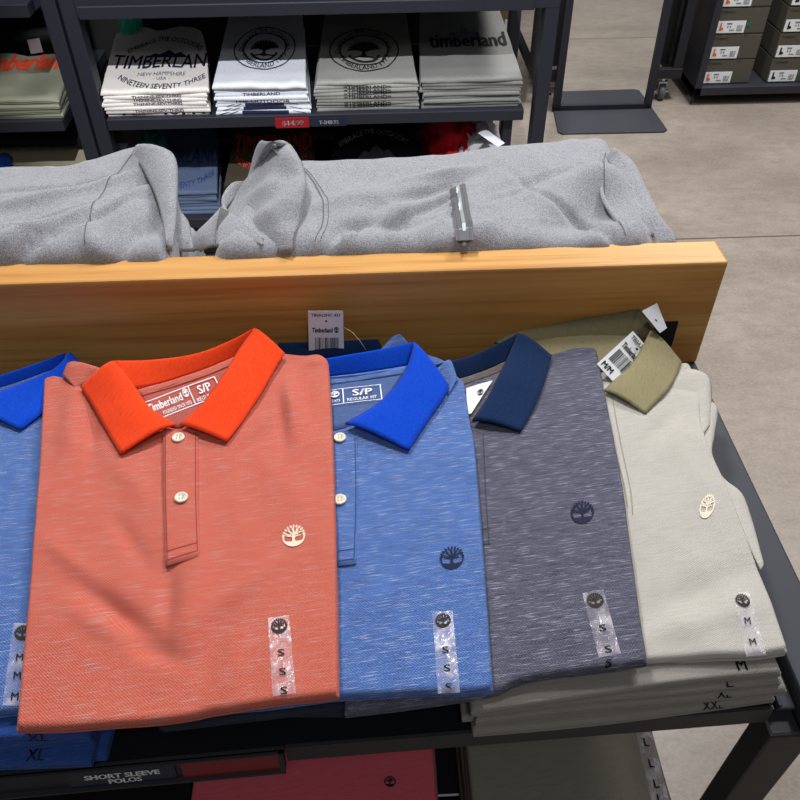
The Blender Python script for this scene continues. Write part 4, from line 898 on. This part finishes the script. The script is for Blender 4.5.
def shoebox(x, k, bootmat, label, dot):
    z0 = .0785+k*.102; w = .205; r = empty('shoe_box', (x+w/2, 3.48, z0), label, 'shoe box', 'olive shoe boxes on the shoe unit'); h = .100
    mk('box_body', *b2(x+.002, x+w-.002, 3.337, 3.62, z0, z0+h*.5, .001), M_box, r, False)
    lid = mk('lid', *b2(x, x+w, 3.335, 3.622, z0+h*.05, z0+h, .001), M_lid, r, False)
    decal('finger_notch', sub2(([(.5+.5*math.cos(math.pi*i/10), math.sin(math.pi*i/10)) for i in range(11)], [list(range(11))]), 2), (x+w*.62, 3.3345, z0+h*.995), (.022, 0, 0), (0, 0, -.012), M_ink, r)
    decal('box_print', text2d('Timberland', .02), (x+.01, 3.3345, z0+h*.83), (.055, 0, 0), (0, 0, .009), plain('box_ink', (120, 116, 104), .7), lid)
    lb = mk('box_label', *b2(x+.006, x+.122, 3.3335, 3.3352, z0+.006, z0+.052, 0), M_card, r, False)
    decal('boot_picture', boot, (x+.014, 3.333, z0+.016), (.02, 0, 0), (0, 0, .03), bootmat, lb)
    decal('label_text', j2(rect2(.0, .82, .3, .95), rect2(.05, .45, .12, .6), rect2(.2, .45, .28, .6), rect2(.62, .05, .95, .12), rect2(.62, .2, .95, .25), barcode(.62, .3, .95, .7), rect2(.2, .1, .5, .2)), (x+.045, 3.333, z0+.012), (.07, 0, 0), (0, 0, .034), M_greyink, lb)
    if dot: decal('green_dot', disc(.5, .5, .5, .5), (x+.126, 3.3345, z0+.028), (.02, 0, 0), (0, 0, .02), M_green, r)
M_bootO = plain('boot_orange', (226, 110, 36), .6)
for k in range(4):
    shoebox(1.42, k, M_bootO, 'olive shoe box with orange boot label, %s of the left column' % ['bottom', 'second from the bottom', 'third from the bottom', 'topmost'][k], k == 2)
    shoebox(1.70, k, M_ink, 'olive shoe box with black boot label, %s of the right column' % ['bottom', 'second from the bottom', 'third from the bottom', 'topmost'][k], k in (0, 3))
# caster of a rolling stand at the right edge
rs = empty('rolling_stand', (1.60, 2.45, 0), 'dark wheel of a rolling stand just entering at the right edge of the photo', 'rolling stand')
caster(rs, (1.565, 2.50, .036)); mk('stand_foot', *b2(1.55, 1.85, 2.47, 2.53, .106, .13, .003), M_leg, rs, False); mk('stand_post', *b2(1.80, 1.85, 2.47, 2.53, .13, 1.0, .003), M_leg, rs, False); caster(rs, (1.83, 2.50, .036))

# ------------------------------------------------------------------ garments on the lower shelf of the table
M_pink = slub('rose_slub', (206, 88, 104), (222, 128, 140), (186, 70, 88), s_amt=.4, weave=.2)
M_taupe = slub('taupe_slub', (128, 124, 112), (150, 148, 138), (110, 106, 96), s_amt=.5, weave=.2)
def low(xpx0, xpx1, ytop, z, n, mat, desc, group, seed):
    a, b_ = at(xpx0, ytop, z=z), at(xpx1, ytop, z=z); th = (z-.52)/n; out = []
    for k in range(n):
        o = fixn(mk('folded_shirt', *rect_pad(a.x+random.uniform(-.004, .004), b_.x+random.uniform(-.004, .004), .20 if False else .245, .60, .5205+k*th, th*.97, r=.004, lay=2, seed=seed+k, amp=.002 if k == n-1 else 0), mat))
        setp(o, '%s, %s of the stack' % (desc, 'topmost' if k == n-1 else ordn[k]), 'shirt', group); out.append(o)
    return out
mk('lower_shelf_front', *b2(-1.04, .30, .225, .34, .50, .52, .003), M_tray, tab, False)
w1 = low(198, 436, 760, .60, 5, M_pink, 'rose pink shirt on the lower shelf of the table', 'rose pink shirts on the lower shelf', 401)
w2 = low(466, 660, 755, .60, 5, M_taupe, 'taupe grey shirt on the lower shelf of the table', 'taupe shirts on the lower shelf', 421)
bv = bvh_of(w1[-1]); decal('chest_logo', sub2(j2(*tree2d(1.5)), .3), *pxframe((384, 787), (396, 787), (384, 776), .60), M_ink, w1[-1], bv, .0012)
bv = bvh_of(w2[-1])
fr = pxframe((652, 806), (670, 805), (635, 734), .60)
st = decal('size_sticker', sub2(rect2(0, 0, 1, 1), .12), *fr, M_clear, w2[-1], bv, .0012)
for v in (.8, .5, .22, .02): decal('size_letter', place2(text2d('L', .03), .35, v, .65, v+.12), *fr, M_ink, st, bv, .0022)
w3 = low(-60, 186, 782, .60, 4, M_blackcloth, 'black shirt on the lower shelf under the sign', 'black shirts on the lower shelf', 441)
